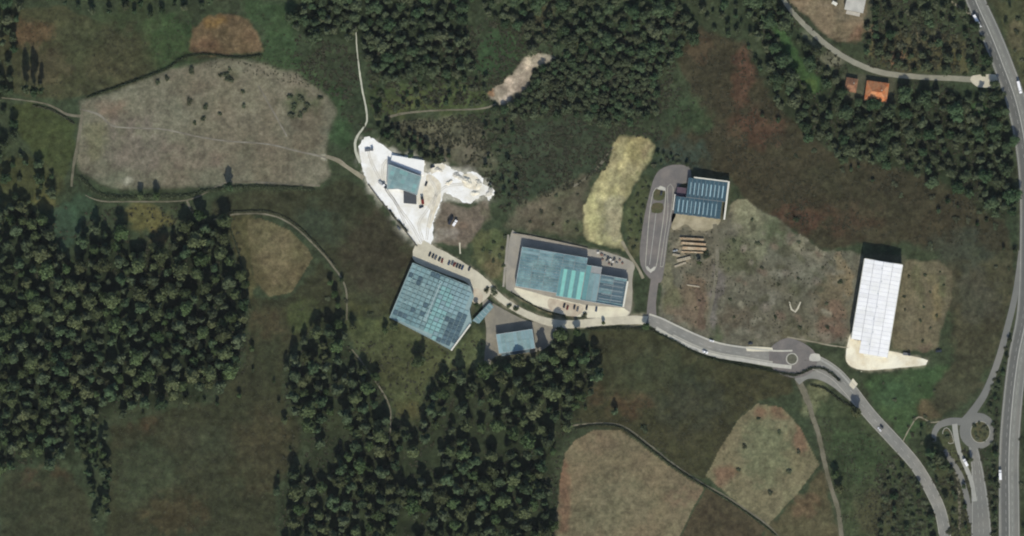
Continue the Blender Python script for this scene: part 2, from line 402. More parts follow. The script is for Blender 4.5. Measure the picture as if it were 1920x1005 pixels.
stamp([(1694, 488), (1760, 484), (1786, 510), (1784, 560), (1770, 600), (1756, 655), (1668, 658)], (102, 97, 76), 4, own=("waste_ground", "tan scrubby ground on the right side of the white roofed warehouse"))
CLIP = True
blob(1722, 530, 12, (84, 86, 62), 34); blob(1760, 560, 12, (124, 114, 82), 36); blob(1705, 600, 18, (110, 106, 86), 30); blob(1745, 520, 24, (112, 108, 78), 10); blob(1770, 540, 8, (86, 92, 66), 30); blob(1725, 645, 20, (108, 92, 76), 10)
CLIP = False
stamp([(915, 180), (948, 150), (982, 106), (1012, 94), (1042, 104), (1002, 128), (986, 165), (962, 196), (938, 198)], (150, 142, 124), 4, own=("bare_earth", "small pale bare clearing in the northern scrub"))
CLIP = True
blob(958, 160, 12, (186, 174, 152), 22, amount=.9); blob(990, 115, 8, (196, 184, 160), 16, amount=.8); blob(948, 185, 14, (200, 190, 172), 8); blob(922, 175, 8, (140, 104, 72), 8)
CLIP = False
stamp([(818, 372), (850, 378), (880, 388), (915, 372), (915, 400), (890, 440), (870, 470), (815, 452), (812, 412)], (112, 103, 90), 4, own=("waste_ground", "brown patch of ground beside the white concrete yard"))
blob(840, 400, 20, (96, 88, 78), 16); blob(870, 420, 14, (122, 98, 82), 10); blob(842, 445, 22, (142, 138, 126), 10); blob(905, 395, 8, (84, 84, 66), 20)
stamp([(780, 225), (900, 225), (930, 310), (900, 330), (850, 310), (790, 270), (740, 240)], (92, 92, 74), 8); blob(870, 290, 36, (106, 100, 84), 20, amount=.7); blob(820, 225, 50, (96, 96, 76), 12, amount=.7)
stamp([(690, 160), (880, 150), (920, 190), (900, 210), (740, 215), (690, 210)], (72, 82, 54), 8); blob(760, 190, 50, (90, 92, 58), 16, amount=.5)
stamp([(1480, 0), (1622, -20), (1628, 30), (1606, 66), (1588, 76), (1560, 72), (1520, 40)], (124, 112, 90), 5, own=("building_plot", "bare brown building plot with pale rubble at the top right")); blob(1600, 65, 20, (118, 92, 74), 10)
stamp([(1448, 40), (1470, 50), (1500, 110), (1545, 165), (1520, 175), (1490, 140), (1450, 80)], (68, 104, 60), 5); blob(1515, 155, 18, (90, 116, 60), 14)
stamp([(1500, 45), (1545, 100), (1580, 125), (1550, 120), (1515, 90)], (104, 106, 86), 5)
stamp([(1620, 60), (1700, 60), (1800, 70), (1850, 130), (1700, 135), (1640, 120)], (84, 82, 60), 8); blob(1680, 110, 16, (130, 104, 82), 12); blob(1640, 60, 14, (124, 108, 86), 10); blob(1740, 65, 30, (108, 102, 80), 14); blob(1790, 100, 30, (106, 104, 66), 10)
stamp([(835, -10), (870, -10), (862, 40), (842, 30)], (120, 108, 84), 5); stamp([(1000, -10), (1050, -10), (1030, 60), (1000, 50)], (100, 84, 64), 6); blob(1080, 70, 16, (98, 86, 62), 14)
stamp([(930, 50), (1000, 80), (960, 130), (905, 150), (880, 120)], (58, 76, 52), 8)
stamp([(1850, 0), (2040, 0), (2040, 200), (1920, 200), (1890, 80)], (78, 80, 58), 8); blob(1905, 60, 16, (98, 92, 70), 30)
stamp([(1735, 800), (1820, 850), (1820, 1012), (1780, 1012), (1760, 900)], (74, 78, 56), 6)
# floor of the woods painted darker, standing in for understorey shade
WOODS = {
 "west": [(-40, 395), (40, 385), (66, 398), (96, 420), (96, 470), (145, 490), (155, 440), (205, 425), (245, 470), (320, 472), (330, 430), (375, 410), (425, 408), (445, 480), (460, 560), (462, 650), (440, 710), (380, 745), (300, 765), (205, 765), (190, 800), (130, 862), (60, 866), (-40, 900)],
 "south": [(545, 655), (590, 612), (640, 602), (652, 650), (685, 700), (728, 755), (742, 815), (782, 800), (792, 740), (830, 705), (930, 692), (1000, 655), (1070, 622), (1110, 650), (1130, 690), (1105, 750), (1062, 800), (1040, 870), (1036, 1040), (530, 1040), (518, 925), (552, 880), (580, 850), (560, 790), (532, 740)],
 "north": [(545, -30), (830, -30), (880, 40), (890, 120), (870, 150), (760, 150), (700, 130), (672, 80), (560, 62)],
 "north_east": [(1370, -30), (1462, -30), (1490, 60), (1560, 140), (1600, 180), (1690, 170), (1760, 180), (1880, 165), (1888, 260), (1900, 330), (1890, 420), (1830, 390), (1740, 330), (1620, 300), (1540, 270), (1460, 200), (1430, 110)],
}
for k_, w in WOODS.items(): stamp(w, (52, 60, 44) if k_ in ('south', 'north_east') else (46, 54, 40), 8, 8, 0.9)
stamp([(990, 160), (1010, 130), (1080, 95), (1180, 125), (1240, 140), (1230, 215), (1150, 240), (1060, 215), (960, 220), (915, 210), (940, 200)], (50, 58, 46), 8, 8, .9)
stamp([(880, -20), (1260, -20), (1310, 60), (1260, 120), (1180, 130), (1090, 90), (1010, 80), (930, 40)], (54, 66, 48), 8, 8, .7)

stamp([(1450, 42), (1472, 52), (1504, 112), (1547, 162), (1524, 177), (1494, 145), (1456, 82)], (66, 90, 56), 5, 6, .9); blob(1515, 155, 16, (82, 100, 58), 12); blob(1830, 200, 14, (66, 92, 58), 12, amount=.8)
blob(1560, 110, 16, (106, 106, 88), 14)
# mottling of cover
mott = 1 + 0.20 * fbm(60, 101, 4) + 0.38 * fbm(13, 111, 3) + 0.24 * vnoise(5.2, 119)
hue = fbm(90, 121, 4); hue2 = fbm(22, 131, 3)
land *= mott[..., None]
land[..., 0] *= 1 + 0.06 * hue + 0.05 * hue2
land[..., 1] *= 1 - 0.03 * hue
land[..., 2] *= 1 - 0.05 * hue + 0.04 * hue2
land = np.clip(land, 0.005, 0.8)
FLAT_POLYS = []          # filled while paved things are listed; relief dies out under them

# ------------------------------------------------------------------ paved plan (lists first: the relief must know them)
MAIN_W = [(790, 458, 18), (815, 472, 17), (850, 490, 16), (900, 522, 14), (940, 560, 13), (985, 588, 13), (1030, 604, 14), (1070, 608, 15), (1130, 603, 15), (1185, 600, 16), (1222, 602, 16)]
MAIN_E = [(1214, 597, 20), (1235, 606, 24), (1265, 622, 27), (1310, 643, 28), (1350, 656, 27), (1400, 664, 27), (1450, 671, 30), (1485, 673, 34), (1530, 680, 28), (1565, 700, 25), (1597, 734, 24), (1632, 778, 23), (1680, 830, 23), (1718, 874, 22), (1748, 925, 22), (1766, 970, 22), (1776, 1040, 22)]
MOTOR = [(1808, -60, 36), (1829, 0, 36), (1856, 60, 37), (1880, 120, 38), (1905, 190, 38), (1922, 270, 38), (1930, 350, 38), (1931, 450, 38), (1926, 580, 38), (1909, 670, 37), (1898, 760, 37), (1892, 850, 38), (1892, 940, 39), (1893, 1060, 40)]
SLIP = [(1915, 470, 10), (1905, 545, 11), (1890, 610, 12), (1870, 680, 12), (1848, 735, 13), (1824, 772, 15), (1808, 792, 18)]
EXIT = [(1824, 835, 16), (1832, 880, 22), (1837, 940, 32), (1840, 1000, 38), (1842, 1060, 40)]
ARM = [(1812, 792, 14), (1785, 790, 14), (1762, 797, 12), (1752, 812, 10), (1752, 828, 7)]
ENTRY = [(1790, 795, 10), (1793, 820, 10), (1800, 850, 8), (1812, 878, 8), (1822, 905, 8), (1828, 940, 8)]
SIDE = [(1768, 838, 7), (1782, 862, 9), (1800, 890, 10), (1812, 930, 10), (1822, 980, 10)]
NEROAD = [(1455, -30, 8), (1475, 8, 8), (1500, 38, 9), (1545, 80, 10), (1592, 112, 10), (1650, 135, 10), (1720, 144, 10), (1790, 147, 10), (1868, 152, 13)]
LOWER = [(1494, 716, 14), (1512, 704, 14), (1535, 704, 15), (1562, 716, 16), (1588, 738, 14), (1604, 756, 8)]
TRACK = [(1496, 712, 11), (1508, 735, 12), (1522, 775, 9), (1536, 820, 8), (1548, 875, 8), (1560, 920, 8), (1572, 960, 8), (1580, 1030, 8)]
ACCESS = [(1222, 606, 20), (1222, 570, 16), (1227, 530, 15), (1234, 480, 14), (1243, 420, 14), (1252, 370, 14), (1262, 335, 22)]
YARD = [(674, 272), (684, 258), (692, 257), (716, 270), (738, 288), (766, 294), (793, 299), (797, 309), (795, 322), (806, 324), (812, 310), (826, 306), (836, 308), (850, 319), (862, 321), (872, 326), (880, 321), (893, 323), (905, 334), (906, 344), (914, 348), (925, 352), (927, 362), (917, 376), (912, 366), (900, 368), (893, 374), (880, 382), (868, 379), (854, 371), (842, 365), (832, 363), (826, 380), (815, 408), (812, 424), (812, 440), (806, 462), (785, 462), (760, 432), (734, 396), (702, 362), (682, 325), (674, 292)]
FORE_A = [(782, 458), (812, 468), (860, 492), (905, 520), (920, 548), (900, 568), (882, 560), (878, 532), (830, 512), (776, 488)]
APRON_B = [(958, 438), (980, 440), (1100, 466), (1128, 470), (1186, 492), (1186, 520), (1180, 590), (1140, 600), (1080, 592), (1020, 580), (960, 548), (948, 530)]
FRONT_B = [(964, 540), (1000, 548), (1030, 556), (1100, 572), (1170, 578), (1176, 592), (1128, 596), (1070, 592), (1024, 578), (990, 566)]
YARD_E = [(905, 560), (935, 575), (985, 600), (1040, 612), (1036, 640), (1005, 660), (930, 668), (918, 690), (908, 680), (912, 620)]
LOOP = [(1232, 324), (1262, 309), (1292, 314), (1294, 340), (1272, 350), (1268, 400), (1256, 430), (1246, 500), (1238, 530), (1216, 520), (1200, 490), (1204, 430), (1216, 370)]
FORE_C = [(1262, 400), (1300, 402), (1352, 412), (1330, 430), (1300, 432), (1285, 420), (1262, 432)]
FORE_F = [(1598, 622), (1614, 640), (1626, 658), (1664, 658), (1704, 666), (1740, 676), (1736, 684), (1680, 690), (1628, 694), (1602, 690), (1587, 678), (1588, 650)]
ROUND1, ROUND2 = (1485, 673), (1833, 808)
def along(pts):
    l = catmull(pts, 8); L, Rr = [], []
    for i, (x, y, w) in enumerate(l):
        a, b = l[max(i - 1, 0)], l[min(i + 1, len(l) - 1)]
        tx, ty = b[0] - a[0], b[1] - a[1]; d = math.hypot(tx, ty) or 1
        L.append((x + ty / d * w / 2, y - tx / d * w / 2)); Rr.append((x - ty / d * w / 2, y + tx / d * w / 2))
    return L + Rr[::-1]
PAVED = [along(p) for p in (MAIN_W, MAIN_E, MOTOR, SLIP, EXIT, ARM, ENTRY, SIDE, NEROAD, LOWER, TRACK, ACCESS)] + [YARD, FORE_A, APRON_B, YARD_E, LOOP, FORE_C, FORE_F, circle(*ROUND1, 36), circle(*ROUND2, 34)]
BUILT = [[(774, 493), (885, 537), (900, 560), (845, 660), (730, 597)], [(960, 455), (1180, 500), (1172, 590), (960, 545)], [(1262, 325), (1370, 335), (1360, 420), (1262, 405)], [(722, 300), (795, 325), (785, 390), (722, 360)], [(925, 612), (1005, 606), (1008, 670), (925, 672)], [(1612, 475), (1700, 480), (1668, 670), (1585, 660)], [(1582, 138), (1680, 143), (1675, 202), (1582, 184)], [(1570, -10), (1640, -10), (1640, 40), (1570, 40)]]
for p in PAVED + BUILT:
    sl, m = mask_of(p, 0, 0)
    flat[sl] = np.maximum(flat[sl], m)
for i, f in enumerate(FIELDS):
    if f[0] in ("bare_plot", "ploughed_field", "waste_ground"): flat[cell_id == i + 1] = np.maximum(flat[cell_id == i + 1], 0.35)
for poly_, c_, fe in ((YARD, (196, 192, 176), 9), (FORE_F, (176, 168, 144), 6), (MAIN_W and along(MAIN_W), (150, 144, 122), 5), (APRON_B, (132, 126, 110), 5), (FORE_C, (140, 132, 110), 7)):
    sl, m = mask_of(poly_, fe, 3)
    m = np.clip((np.clip(m, 0, 1) * 1.6 + 0.5 * patch_noise[sl] - 0.15), 0, 1)[..., None] * np.clip(m * 3, 0, 1)[..., None] * 0.9
    land[sl] = land[sl] * (1 - m) + np.array(A(*c_)) * m
near = np.clip(blur(flat, 3) * 3.0, 0, 1)
edge = np.clip(blur(flat, 1) * 1.0, 0, 1)
land = land * (1 - 0.45 * edge[..., None]) + (0.45 * edge[..., None]) * np.array(A(104, 100, 84))     # trodden verges
relief = (1.5 * fbm(70, 201, 3) + 0.55 * fbm(18, 211, 2)) * (1 - near) - 0.03
relief = np.where(near >= 0.999, -0.03, relief)

def ground_material():
    m, nt, b = nodes_of("ground_cover")
    at = nt.nodes.new("ShaderNodeAttribute"); at.attribute_name = "cover"
    p = position(nt)
    f = math_node(nt, 'MULTIPLY', remap(nt, noise_node(nt, 0.45, 5, 0.7, p), 0.70, 1.30), remap(nt, noise_node(nt, 0.16, 5, 0.7, p), 0.78, 1.22))
    c = scale_colour(nt, at.outputs["Color"], f)
    dry = remap(nt, noise_node(nt, 0.22, 5, 0.7, p), 0.0, 0.45, 0.5, 0.72)
    c = mix_colour(nt, dry, c, scale_colour(nt, c, 1.45))
    nt.links.new(c, b.inputs["Base Color"])
    b.inputs["Roughness"].default_value = 0.95
    b.inputs["Specular IOR Level"].default_value = 0.08
    bn = nt.nodes.new("ShaderNodeBump"); bn.inputs["Strength"].default_value = 0.55; bn.inputs["Distance"].default_value = 0.35
    nt.links.new(noise_node(nt, 0.8, 5, 0.7, p), bn.inputs["Height"])
    nt.links.new(bn.outputs[0], b.inputs["Normal"])
    return m
GROUND = ground_material()

def grid_object(name, which):
    """cells of the land grid that carry this id, as one mesh with its cover colour"""
    q = cell_id[:-1, :-1] == which
    ii, jj = np.nonzero(q)
    a = ii * NX + jj
    quads = np.stack([a + NX, a + NX + 1, a + 1, a], 1)
    used, inv = np.unique(quads, return_inverse=True)
    quads = inv.reshape(quads.shape)
    vx = (PX.ravel()[used] - CX) * S; vy = (CY - PY.ravel()[used]) * S; vz = relief.ravel()[used]
    co = np.stack([vx, vy, vz], 1)
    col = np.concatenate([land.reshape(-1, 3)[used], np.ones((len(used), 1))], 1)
    if which == 0:                                                     # outer land reaching the horizon, same sheet
        x0, x1, y0, y1 = (gx[0] - CX) * S, (gx[-1] - CX) * S, (CY - gy[-1]) * S, (CY - gy[0]) * S
        n0 = len(co)
        B = [(x0, y0), (x1, y0), (x1, y1), (x0, y1)]
        rings = [B] + [[(x * k, y * k2) for x, y in B] for k, k2 in ((1.6, 2.2), (4, 6), (20, 36))]
        ext = np.array([(x, y, -0.6 if i == 0 else -0.8) for i, r in enumerate(rings) for x, y in r])
        fq = [(n0 + 4 * i + k, n0 + 4 * i + 4 + k, n0 + 4 * i + 4 + (k + 1) % 4, n0 + 4 * i + (k + 1) % 4) for i in range(3) for k in range(4)]
        co = np.concatenate([co, ext]); col = np.concatenate([col, np.tile(np.array([*A(66, 70, 52), 1.0]), (len(ext), 1))])
        quads = np.concatenate([quads, np.array(fq)])
    me = bpy.data.meshes.new(name)
    me.vertices.add(len(co)); me.vertices.foreach_set("co", co.astype(np.float32).ravel())
    me.loops.add(quads.size); me.loops.foreach_set("vertex_index", quads.astype(np.int32).ravel())
    me.polygons.add(len(quads))
    me.polygons.foreach_set("loop_start", np.arange(0, quads.size, 4, dtype=np.int32))
    try: me.polygons.foreach_set("loop_total", np.full(len(quads), 4, dtype=np.int32))
    except Exception: pass
    me.update(calc_edges=True)
    at = me.color_attributes.new("cover", 'FLOAT_COLOR', 'POINT')
    at.data.foreach_set("color", col.astype(np.float32).ravel())
    me.polygons.foreach_set("use_smooth", np.ones(len(quads), bool))
    me.materials.append(GROUND)
    me.validate()
    return link(bpy.data.objects.new(name, me))
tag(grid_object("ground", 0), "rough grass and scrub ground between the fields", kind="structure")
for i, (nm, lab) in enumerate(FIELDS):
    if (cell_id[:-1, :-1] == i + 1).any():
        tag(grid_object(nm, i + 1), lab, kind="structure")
def ground_z(x, y):
    i = min(max(int((y - gy[0]) / STEP + .5), 0), NY - 1); j = min(max(int((x - gx[0]) / STEP + .5), 0), NX - 1)
    return float(relief[i, j])

# ------------------------------------------------------------------ roads, yards, paths
asphalt = surf("worn_asphalt", (130, 130, 124), 0.9, 0.12, 0.12, 0.10, (144, 142, 134), 0.04)
asphalt_dark = surf("dark_asphalt", (114, 111, 108), 0.9, 0.10, 0.10, 0.08, (126, 120, 114), 0.05)
asphalt_motor = surf("grey_asphalt", (118, 119, 114), 0.9, 0.08, 0.05, 0.08, (128, 127, 120), 0.02)
pale_road = surf("dusty_pale_road", (206, 200, 178), 0.95, 0.08, 0.15, 0.06, (190, 184, 164), 0.05)
concrete_white = surf("bright_concrete", (250, 250, 245), 0.95, 0.06, 0.15, 0.05, (226, 222, 208), 0.05)
concrete_cream = surf("cream_concrete", (226, 221, 196), 0.95, 0.07, 0.12, 0.05, (212, 204, 182), 0.05)
concrete_grey = surf("grey_concrete", (150, 146, 136), 0.95, 0.10, 0.12, 0.08, (164, 158, 144), 0.05)
pave_pink = surf("pinkish_paving", (186, 172, 152), 0.95, 0.10, 0.12, 0.08, (204, 194, 172), 0.08)
sidewalk_mat = surf("pale_sidewalk", (184, 182, 172), 0.95, 0.10, 0.2, 0.08, (196, 193, 178), 0.06)
kerb_mat = surf("kerb_stone", (176, 174, 162), 0.9, 0.10, 0.4, 0.06)
track_mat = surf("dusty_track", (120, 116, 100), 0.95, 0.20, 0.15, 0.14, (100, 97, 80), 0.05)
track_pale = surf("pale_dirt_track", (150, 144, 124), 0.95, 0.14, 0.15, 0.1, (130, 124, 104), 0.05)
white_line = surf("road_paint", (182, 182, 174), 0.8, 0.10, 0.5, 0.1)
grass_mat = surf("verge_grass", (78, 82, 58), 0.95, 0.25, 0.3, 0.2, (94, 88, 66), 0.1, bump=0.5)
hatch = surf("worn_paint", (160, 160, 152), 0.85, 0.14, 0.5, 0.1)

def road(name, label, pts, z, mat, edge_lines=False, centre=False, lanes=(), jitter=0.0, kerbs=0.0):
    r = tag(ribbon(name, pts, z, mat, jitter=jitter), label, kind="structure")
    if edge_lines:
        for s in (-1, 1):
            ribbon("edge_line", [(p[0], p[1], 0.6) for p in shifted(pts, s)], z + 0.02, white_line, r, drop=0.015)
    if centre: dashes("centre_line", pts, z + 0.02, white_line, r, 0.4, 8, 10)
    for off in lanes: dashes("lane_line", pts, z + 0.02, white_line, r, 0.35, 8, 8, off)
    return r
def shifted(pts, s, inset=2.2):
    out = []
    for i, (x, y, w) in enumerate(pts):
        a, b = pts[max(i - 1, 0)], pts[min(i + 1, len(pts) - 1)]
        tx, ty = b[0] - a[0], b[1] - a[1]; l = math.hypot(tx, ty) or 1
        h = w / 2 - inset
        out.append((x - ty / l * h * s, y + tx / l * h * s, w))
    return out

tag(sheet("concrete_yard", YARD, 0.05, concrete_white, jitter=1.7, step=3.0), "glaring white concrete yard with ragged edges round the small teal hall", kind="structure")
tag(sheet("gravel_patch", [(801, 326), (812, 330), (826, 345), (826, 372), (816, 400), (806, 430), (800, 425), (806, 395), (797, 385), (786, 392), (784, 378), (792, 362), (797, 345)], 0.075, surf("cream_gravel", (236, 230, 212), 0.95, .1, .2, .08, (212, 202, 178), .12), jitter=0.8, step=4.0), "cream gravelly strip right of the small teal hall in the white yard", kind="structure")
tag(sheet("gravel_patch", [(866, 330), (884, 326), (900, 338), (900, 352), (880, 354), (868, 345)], 0.075, surf("cream_gravel", (222, 213, 190)), jitter=1.0, step=4.0), "cream gravelly patch on the right lobe of the white yard", kind="structure")
tag(sheet("gravel_patch", [(812, 309), (834, 309), (832, 318), (818, 322), (808, 326)], 0.075, surf("cream_gravel", (222, 213, 190)), jitter=1.0, step=4.0), "cream gravelly patch at the upper edge of the white yard", kind="structure")
tag(sheet("forecourt", FORE_A, 0.06, pale_road, jitter=0.4), "pale forecourt along the north side of the grid roofed hall", kind="structure")
tag(sheet("concrete_apron", APRON_B, 0.04, concrete_grey, jitter=0.4), "grey concrete apron around the turquoise striped hall", kind="structure")
tag(sheet("forecourt", FRONT_B, 0.09, concrete_cream, jitter=0.4), "cream forecourt in front of the turquoise striped hall", kind="structure")
tag(sheet("paved_patch", [(1030, 560), (1060, 566), (1094, 574), (1084, 592), (1054, 590), (1030, 580)], 0.12, pave_pink, jitter=0.4), "pinkish paved patch in front of the turquoise striped hall", kind="structure")
tag(sheet("paved_yard", YARD_E, 0.04, surf("dull_paving", (132, 128, 116), 0.95, 0.12, 0.1, 0.1, (146, 140, 124), 0.05), jitter=0.4), "dull grey paved yard around the small grey teal shed", kind="structure")
tag(sheet("car_park", LOOP, 0.05, asphalt_dark, jitter=0.2), "long narrow asphalt car park beside the dark blue hall", kind="structure")
tag(sheet("forecourt", FORE_C, 0.05, surf("trodden_loading_ground", (172, 163, 138), 0.95, .14, .15, .1, (148, 140, 114), .08), jitter=1.2), "cream dusty loading ground below the dark blue hall", kind="structure")
tag(sheet("forecourt", FORE_F, 0.05, surf("ivory_concrete", (242, 237, 216), 0.95, 0.08, 0.15, 0.06, (220, 209, 182), 0.06), jitter=0.4), "ivory concrete forecourt at the lower end of the white roofed warehouse", kind="structure")
tag(sheet("forecourt", [(1582, 444), (1586, 452)] and [(884, 548), (896, 540), (906, 556), (900, 570), (886, 566)], 0.09, pave_pink, jitter=0.3), "pinkish paved corner beside the grid roofed hall", kind="structure")

tyre_mark = surf("tyre_marks", (204, 200, 188), 0.95, .12, .2, .1)
for k, pts in enumerate(([(790, 455), (770, 420), (745, 385), (715, 340), (695, 300), (690, 275)], [(795, 455), (785, 420), (800, 395), (815, 370), (835, 350), (870, 345)], [(800, 450), (805, 410), (818, 360), (806, 335), (808, 322)], [(760, 420), (742, 380), (722, 350), (718, 310), (730, 298)])):
    tm = ribbon("tyre_track", [(x, y, 1.3) for x, y in pts], 0.085, tyre_mark, jitter=0.3, offset=1.6, drop=0.02)
    tag(tm, ["tyre marks along the left edge of the white yard", "tyre marks curving to the right lobe of the white yard", "tyre marks right of the small teal hall", "tyre marks left of the small teal hall"][k], kind="structure")
    ribbon("tyre_track", [(x, y, 1.3) for x, y in pts], 0.085, tyre_mark, tm, jitter=0.3, offset=-1.6, drop=0.02)
road("lane", "pale dusty lane curving past the grid roofed hall", MAIN_W, 0.10, pale_road, jitter=0.5)
r = road("road", "grey kerbed road running from the works lane past a roundabout to the lower right", MAIN_E, 0.13, asphalt, centre=True)
for s, pts in ((-1, MAIN_E[:8]), (1, MAIN_E[1:8])):
    tag(ribbon("sidewalk", [(p[0], p[1], 7.0 if s > 0 else 3.0) for p in shifted(pts, s, 1.5)], 0.26, sidewalk_mat, drop=0.3), "pale raised sidewalk along the %s side of the kerbed road" % ("lower" if s > 0 else "upper"), kind="structure")
for s in (-1, 1):
    ribbon("kerb", [(p[0], p[1], 1.0) for p in shifted(MAIN_E[8:], s, 0.5)], 0.22, kerb_mat, r, drop=0.2)
ribbon("median_strip", [(p[0], p[1], 2.4) for p in shifted(MAIN_E[2:7], 1, 7.0)], 0.24, kerb_mat, r, drop=0.2)
ribbon("parking_strip", [(p[0], p[1], 4.0) for p in shifted(MAIN_E[8:11], -1, 5.0)], 0.16, hatch, r, drop=0.02)
tag(sheet("roundabout", [(1442, 660), (1452, 645), (1475, 634), (1500, 640), (1524, 656), (1532, 674), (1526, 694), (1500, 708), (1470, 704), (1446, 688)], 0.15, asphalt_dark), "small asphalt roundabout on the kerbed road", kind="structure")
m = road("motorway", "wide grey main road sweeping down the right edge", MOTOR, 0.16, asphalt_motor, edge_lines=True, lanes=(-6, 6))
ribbon("resurfaced_lane", [(p[0], p[1], p[2] * .33) for p in MOTOR], 0.172, surf("dark_lane_asphalt", (103, 104, 100), .9, .08, .1, .06), m, offset=7.5, drop=0.01)
ribbon("worn_lane", [(p[0], p[1], p[2] * .2) for p in MOTOR], 0.172, surf("pale_lane_asphalt", (130, 131, 124), .9, .08, .1, .06), m, offset=-6.0, drop=0.01)
ribbon("median_line", [(p[0], p[1], 1.3) for p in MOTOR], 0.18, white_line, m, drop=0.015)
road("slip_road", "narrow slip road leaving the motorway towards the lower roundabout", SLIP, 0.14, asphalt_motor, edge_lines=False)
road("link_road", "broad link road leading south from the lower right roundabout", EXIT, 0.12, asphalt_motor, edge_lines=True, lanes=(-4, 4))
tag(sheet("roundabout", circle(*ROUND2, 34, 16), 0.17, asphalt_motor), "ring shaped roundabout with a grassy middle at the lower right", kind="structure")
road("link_road", "short curved arm on the left side of the lower right roundabout", ARM, 0.135, asphalt_motor)
road("link_road", "thin pale entry lane left of the lower right roundabout", ENTRY, 0.19, surf("pale_asphalt", (160, 160, 152), 0.9, 0.1, 0.1, 0.06))
road("link_road", "side lane joining the broad link road from the left", SIDE, 0.105, asphalt_motor)
road("service_path", "thin grey service path left of the broad link road", [(1788, 860, 4), (1796, 905, 5), (1799, 950, 5), (1800, 1030, 5)], 0.07, track_mat, jitter=0.4)
road("lane", "narrow dusty lane crossing the wooded slope at the upper right", NEROAD, 0.10, surf("dusty_lane", (136, 135, 120), 0.95, 0.12, 0.1, 0.08, (150, 147, 130), 0.04), jitter=0.4)
tag(sheet("junction_apron", [(1822, 143), (1868, 140), (1872, 162), (1830, 162)], 0.115, pale_road, jitter=0.8), "pale junction where the upper right lane meets the motorway", kind="structure")
road("branch_road", "short curved branch road below the small roundabout", LOWER, 0.115, asphalt)
road("farm_track", "dusty farm track running south from the branch road", TRACK, 0.09, track_mat, jitter=0.8)
road("access_road", "asphalt access road climbing to the dark blue hall", ACCESS, 0.09, asphalt_dark)
tag(sheet("driveway", [(1592, 722), (1600, 730), (1618, 704), (1616, 696), (1608, 698)], 0.17, concrete_cream), "short cream driveway joining the road below the white roofed warehouse", kind="structure")
tag(sheet("driveway", [(1440, 652), (1452, 650), (1453, 655), (1440, 658)] and [(1398, 650), (1448, 652), (1450, 658), (1400, 658)], 0.19, concrete_cream), "cream strip on the upper side of the kerbed road", kind="structure")
tag(sheet("driveway", [(1520, 664), (1536, 664), (1538, 676), (1518, 676)], 0.20, sidewalk_mat), "pale splitter patch right of the small roundabout", kind="structure")
# kerbed islands
def island(label, poly, mat, kerb_w=1.5, z=0.24):
    o = tag(sheet("traffic_island", poly, z, mat, drop=0.2), label, kind="structure")
    ring_strip("kerb", poly, kerb_w, z + 0.05, kerb_mat, o, drop=0.22)
    return o
island("round island with a pale kerb ring in the small roundabout", circle(*ROUND1, 10.5), surf("island_grass", (98, 98, 84), 0.95, .2, .4, .15), 2.2)
island("round grassy island of the lower right roundabout", circle(1838, 810, 18, 14, 20), grass_mat, 0.9)
island("small pointed grassy island left of the lower right roundabout", [(1768, 808), (1775, 802), (1783, 810), (1788, 830), (1782, 832), (1770, 824)], grass_mat, 1.0)
car_isle = [(1226, 358), (1238, 352), (1248, 358), (1245, 400), (1238, 450), (1230, 500), (1220, 508), (1211, 500), (1213, 460), (1218, 400)]
ci = tag(ring_strip("kerb_loop", car_isle, 1.3, 0.22, kerb_mat), "long pale kerb loop dividing the narrow car park", kind="structure")
ring_strip("kerb", [(1252, 350), (1262, 352), (1258, 400), (1250, 450), (1243, 500), (1238, 500), (1245, 450), (1252, 400)], 0.9, 0.2, kerb_mat, ci)
sheet("planting_bed", [(1228, 356), (1246, 356), (1244, 374), (1226, 374)], 0.2, grass_mat, ci)
sheet("planting_bed", [(1224, 382), (1243, 382), (1241, 398), (1222, 398)], 0.2, grass_mat, ci)
sheet("kerb_end", [(1232, 354), (1238, 348), (1248, 352), (1248, 358)], 0.27, sidewalk_mat, ci)
sheet("kerb_end", [(1211, 500), (1220, 512), (1230, 500), (1226, 500), (1220, 505), (1214, 499)], 0.27, sidewalk_mat, ci)
ribbon("bay_line", [(1230, 400, 0.8), (1224, 450, 0.8), (1218, 496, 0.8)], 0.08, white_line, ci, drop=0.02)
# tracks and footpaths
def path(label, pts, mat=track_mat, z=0.07, jitter=0.35, name="footpath"):
    l = catmull(pts, 8)
    o = ribbon(name, pts, z, mat, jitter=jitter, drop=0.15)
    me = o.data
    for v in me.vertices: v.co.z += ground_z(v.co.x / S + CX, CY - v.co.y / S) + 0.03
    return tag(o, label, kind="structure")
path("thin pale track crossing the large bare plot", [(150, 205, 3), (185, 215, 4), (212, 236, 3.5), (255, 240, 3), (310, 243, 3), (370, 256, 3), (430, 265, 3), (500, 270, 3), (560, 284, 3), (615, 296, 4)], surf("plot_track", (136, 132, 118), 0.95, .18, .15, .12, (112, 108, 96), .05))
path("faint diagonal track on the upper right of the bare plot", [(484, 160, 2), (510, 205, 3), (538, 256, 3)], surf("plot_track", (136, 132, 118)))
path("dirt track linking the bare plot with the white concrete yard", [(610, 293, 6), (632, 300, 8), (652, 314, 7), (682, 334, 9)], track_pale)
path("narrow track entering at left towards the bare plot", [(-10, 182, 2), (60, 190, 2.5), (95, 198, 3.5), (125, 214, 4.5), (152, 218, 5)], track_mat)
path("dirt track down the left side of the bare plot", [(156, 196, 6), (152, 230, 6), (146, 270, 6), (138, 310, 5), (134, 350, 4)], track_mat)
path("thin footpath along the lower edge of the bare plot", [(160, 366, 2), (190, 377, 2.5), (250, 378, 2.5), (335, 377, 2.5), (372, 368, 3), (410, 348, 4), (440, 341, 4), (520, 344, 4), (600, 348, 4)], track_mat)
path("short track bending into the big wood below the bare plot", [(350, 376, 4), (362, 398, 4), (385, 412, 3)], track_mat)
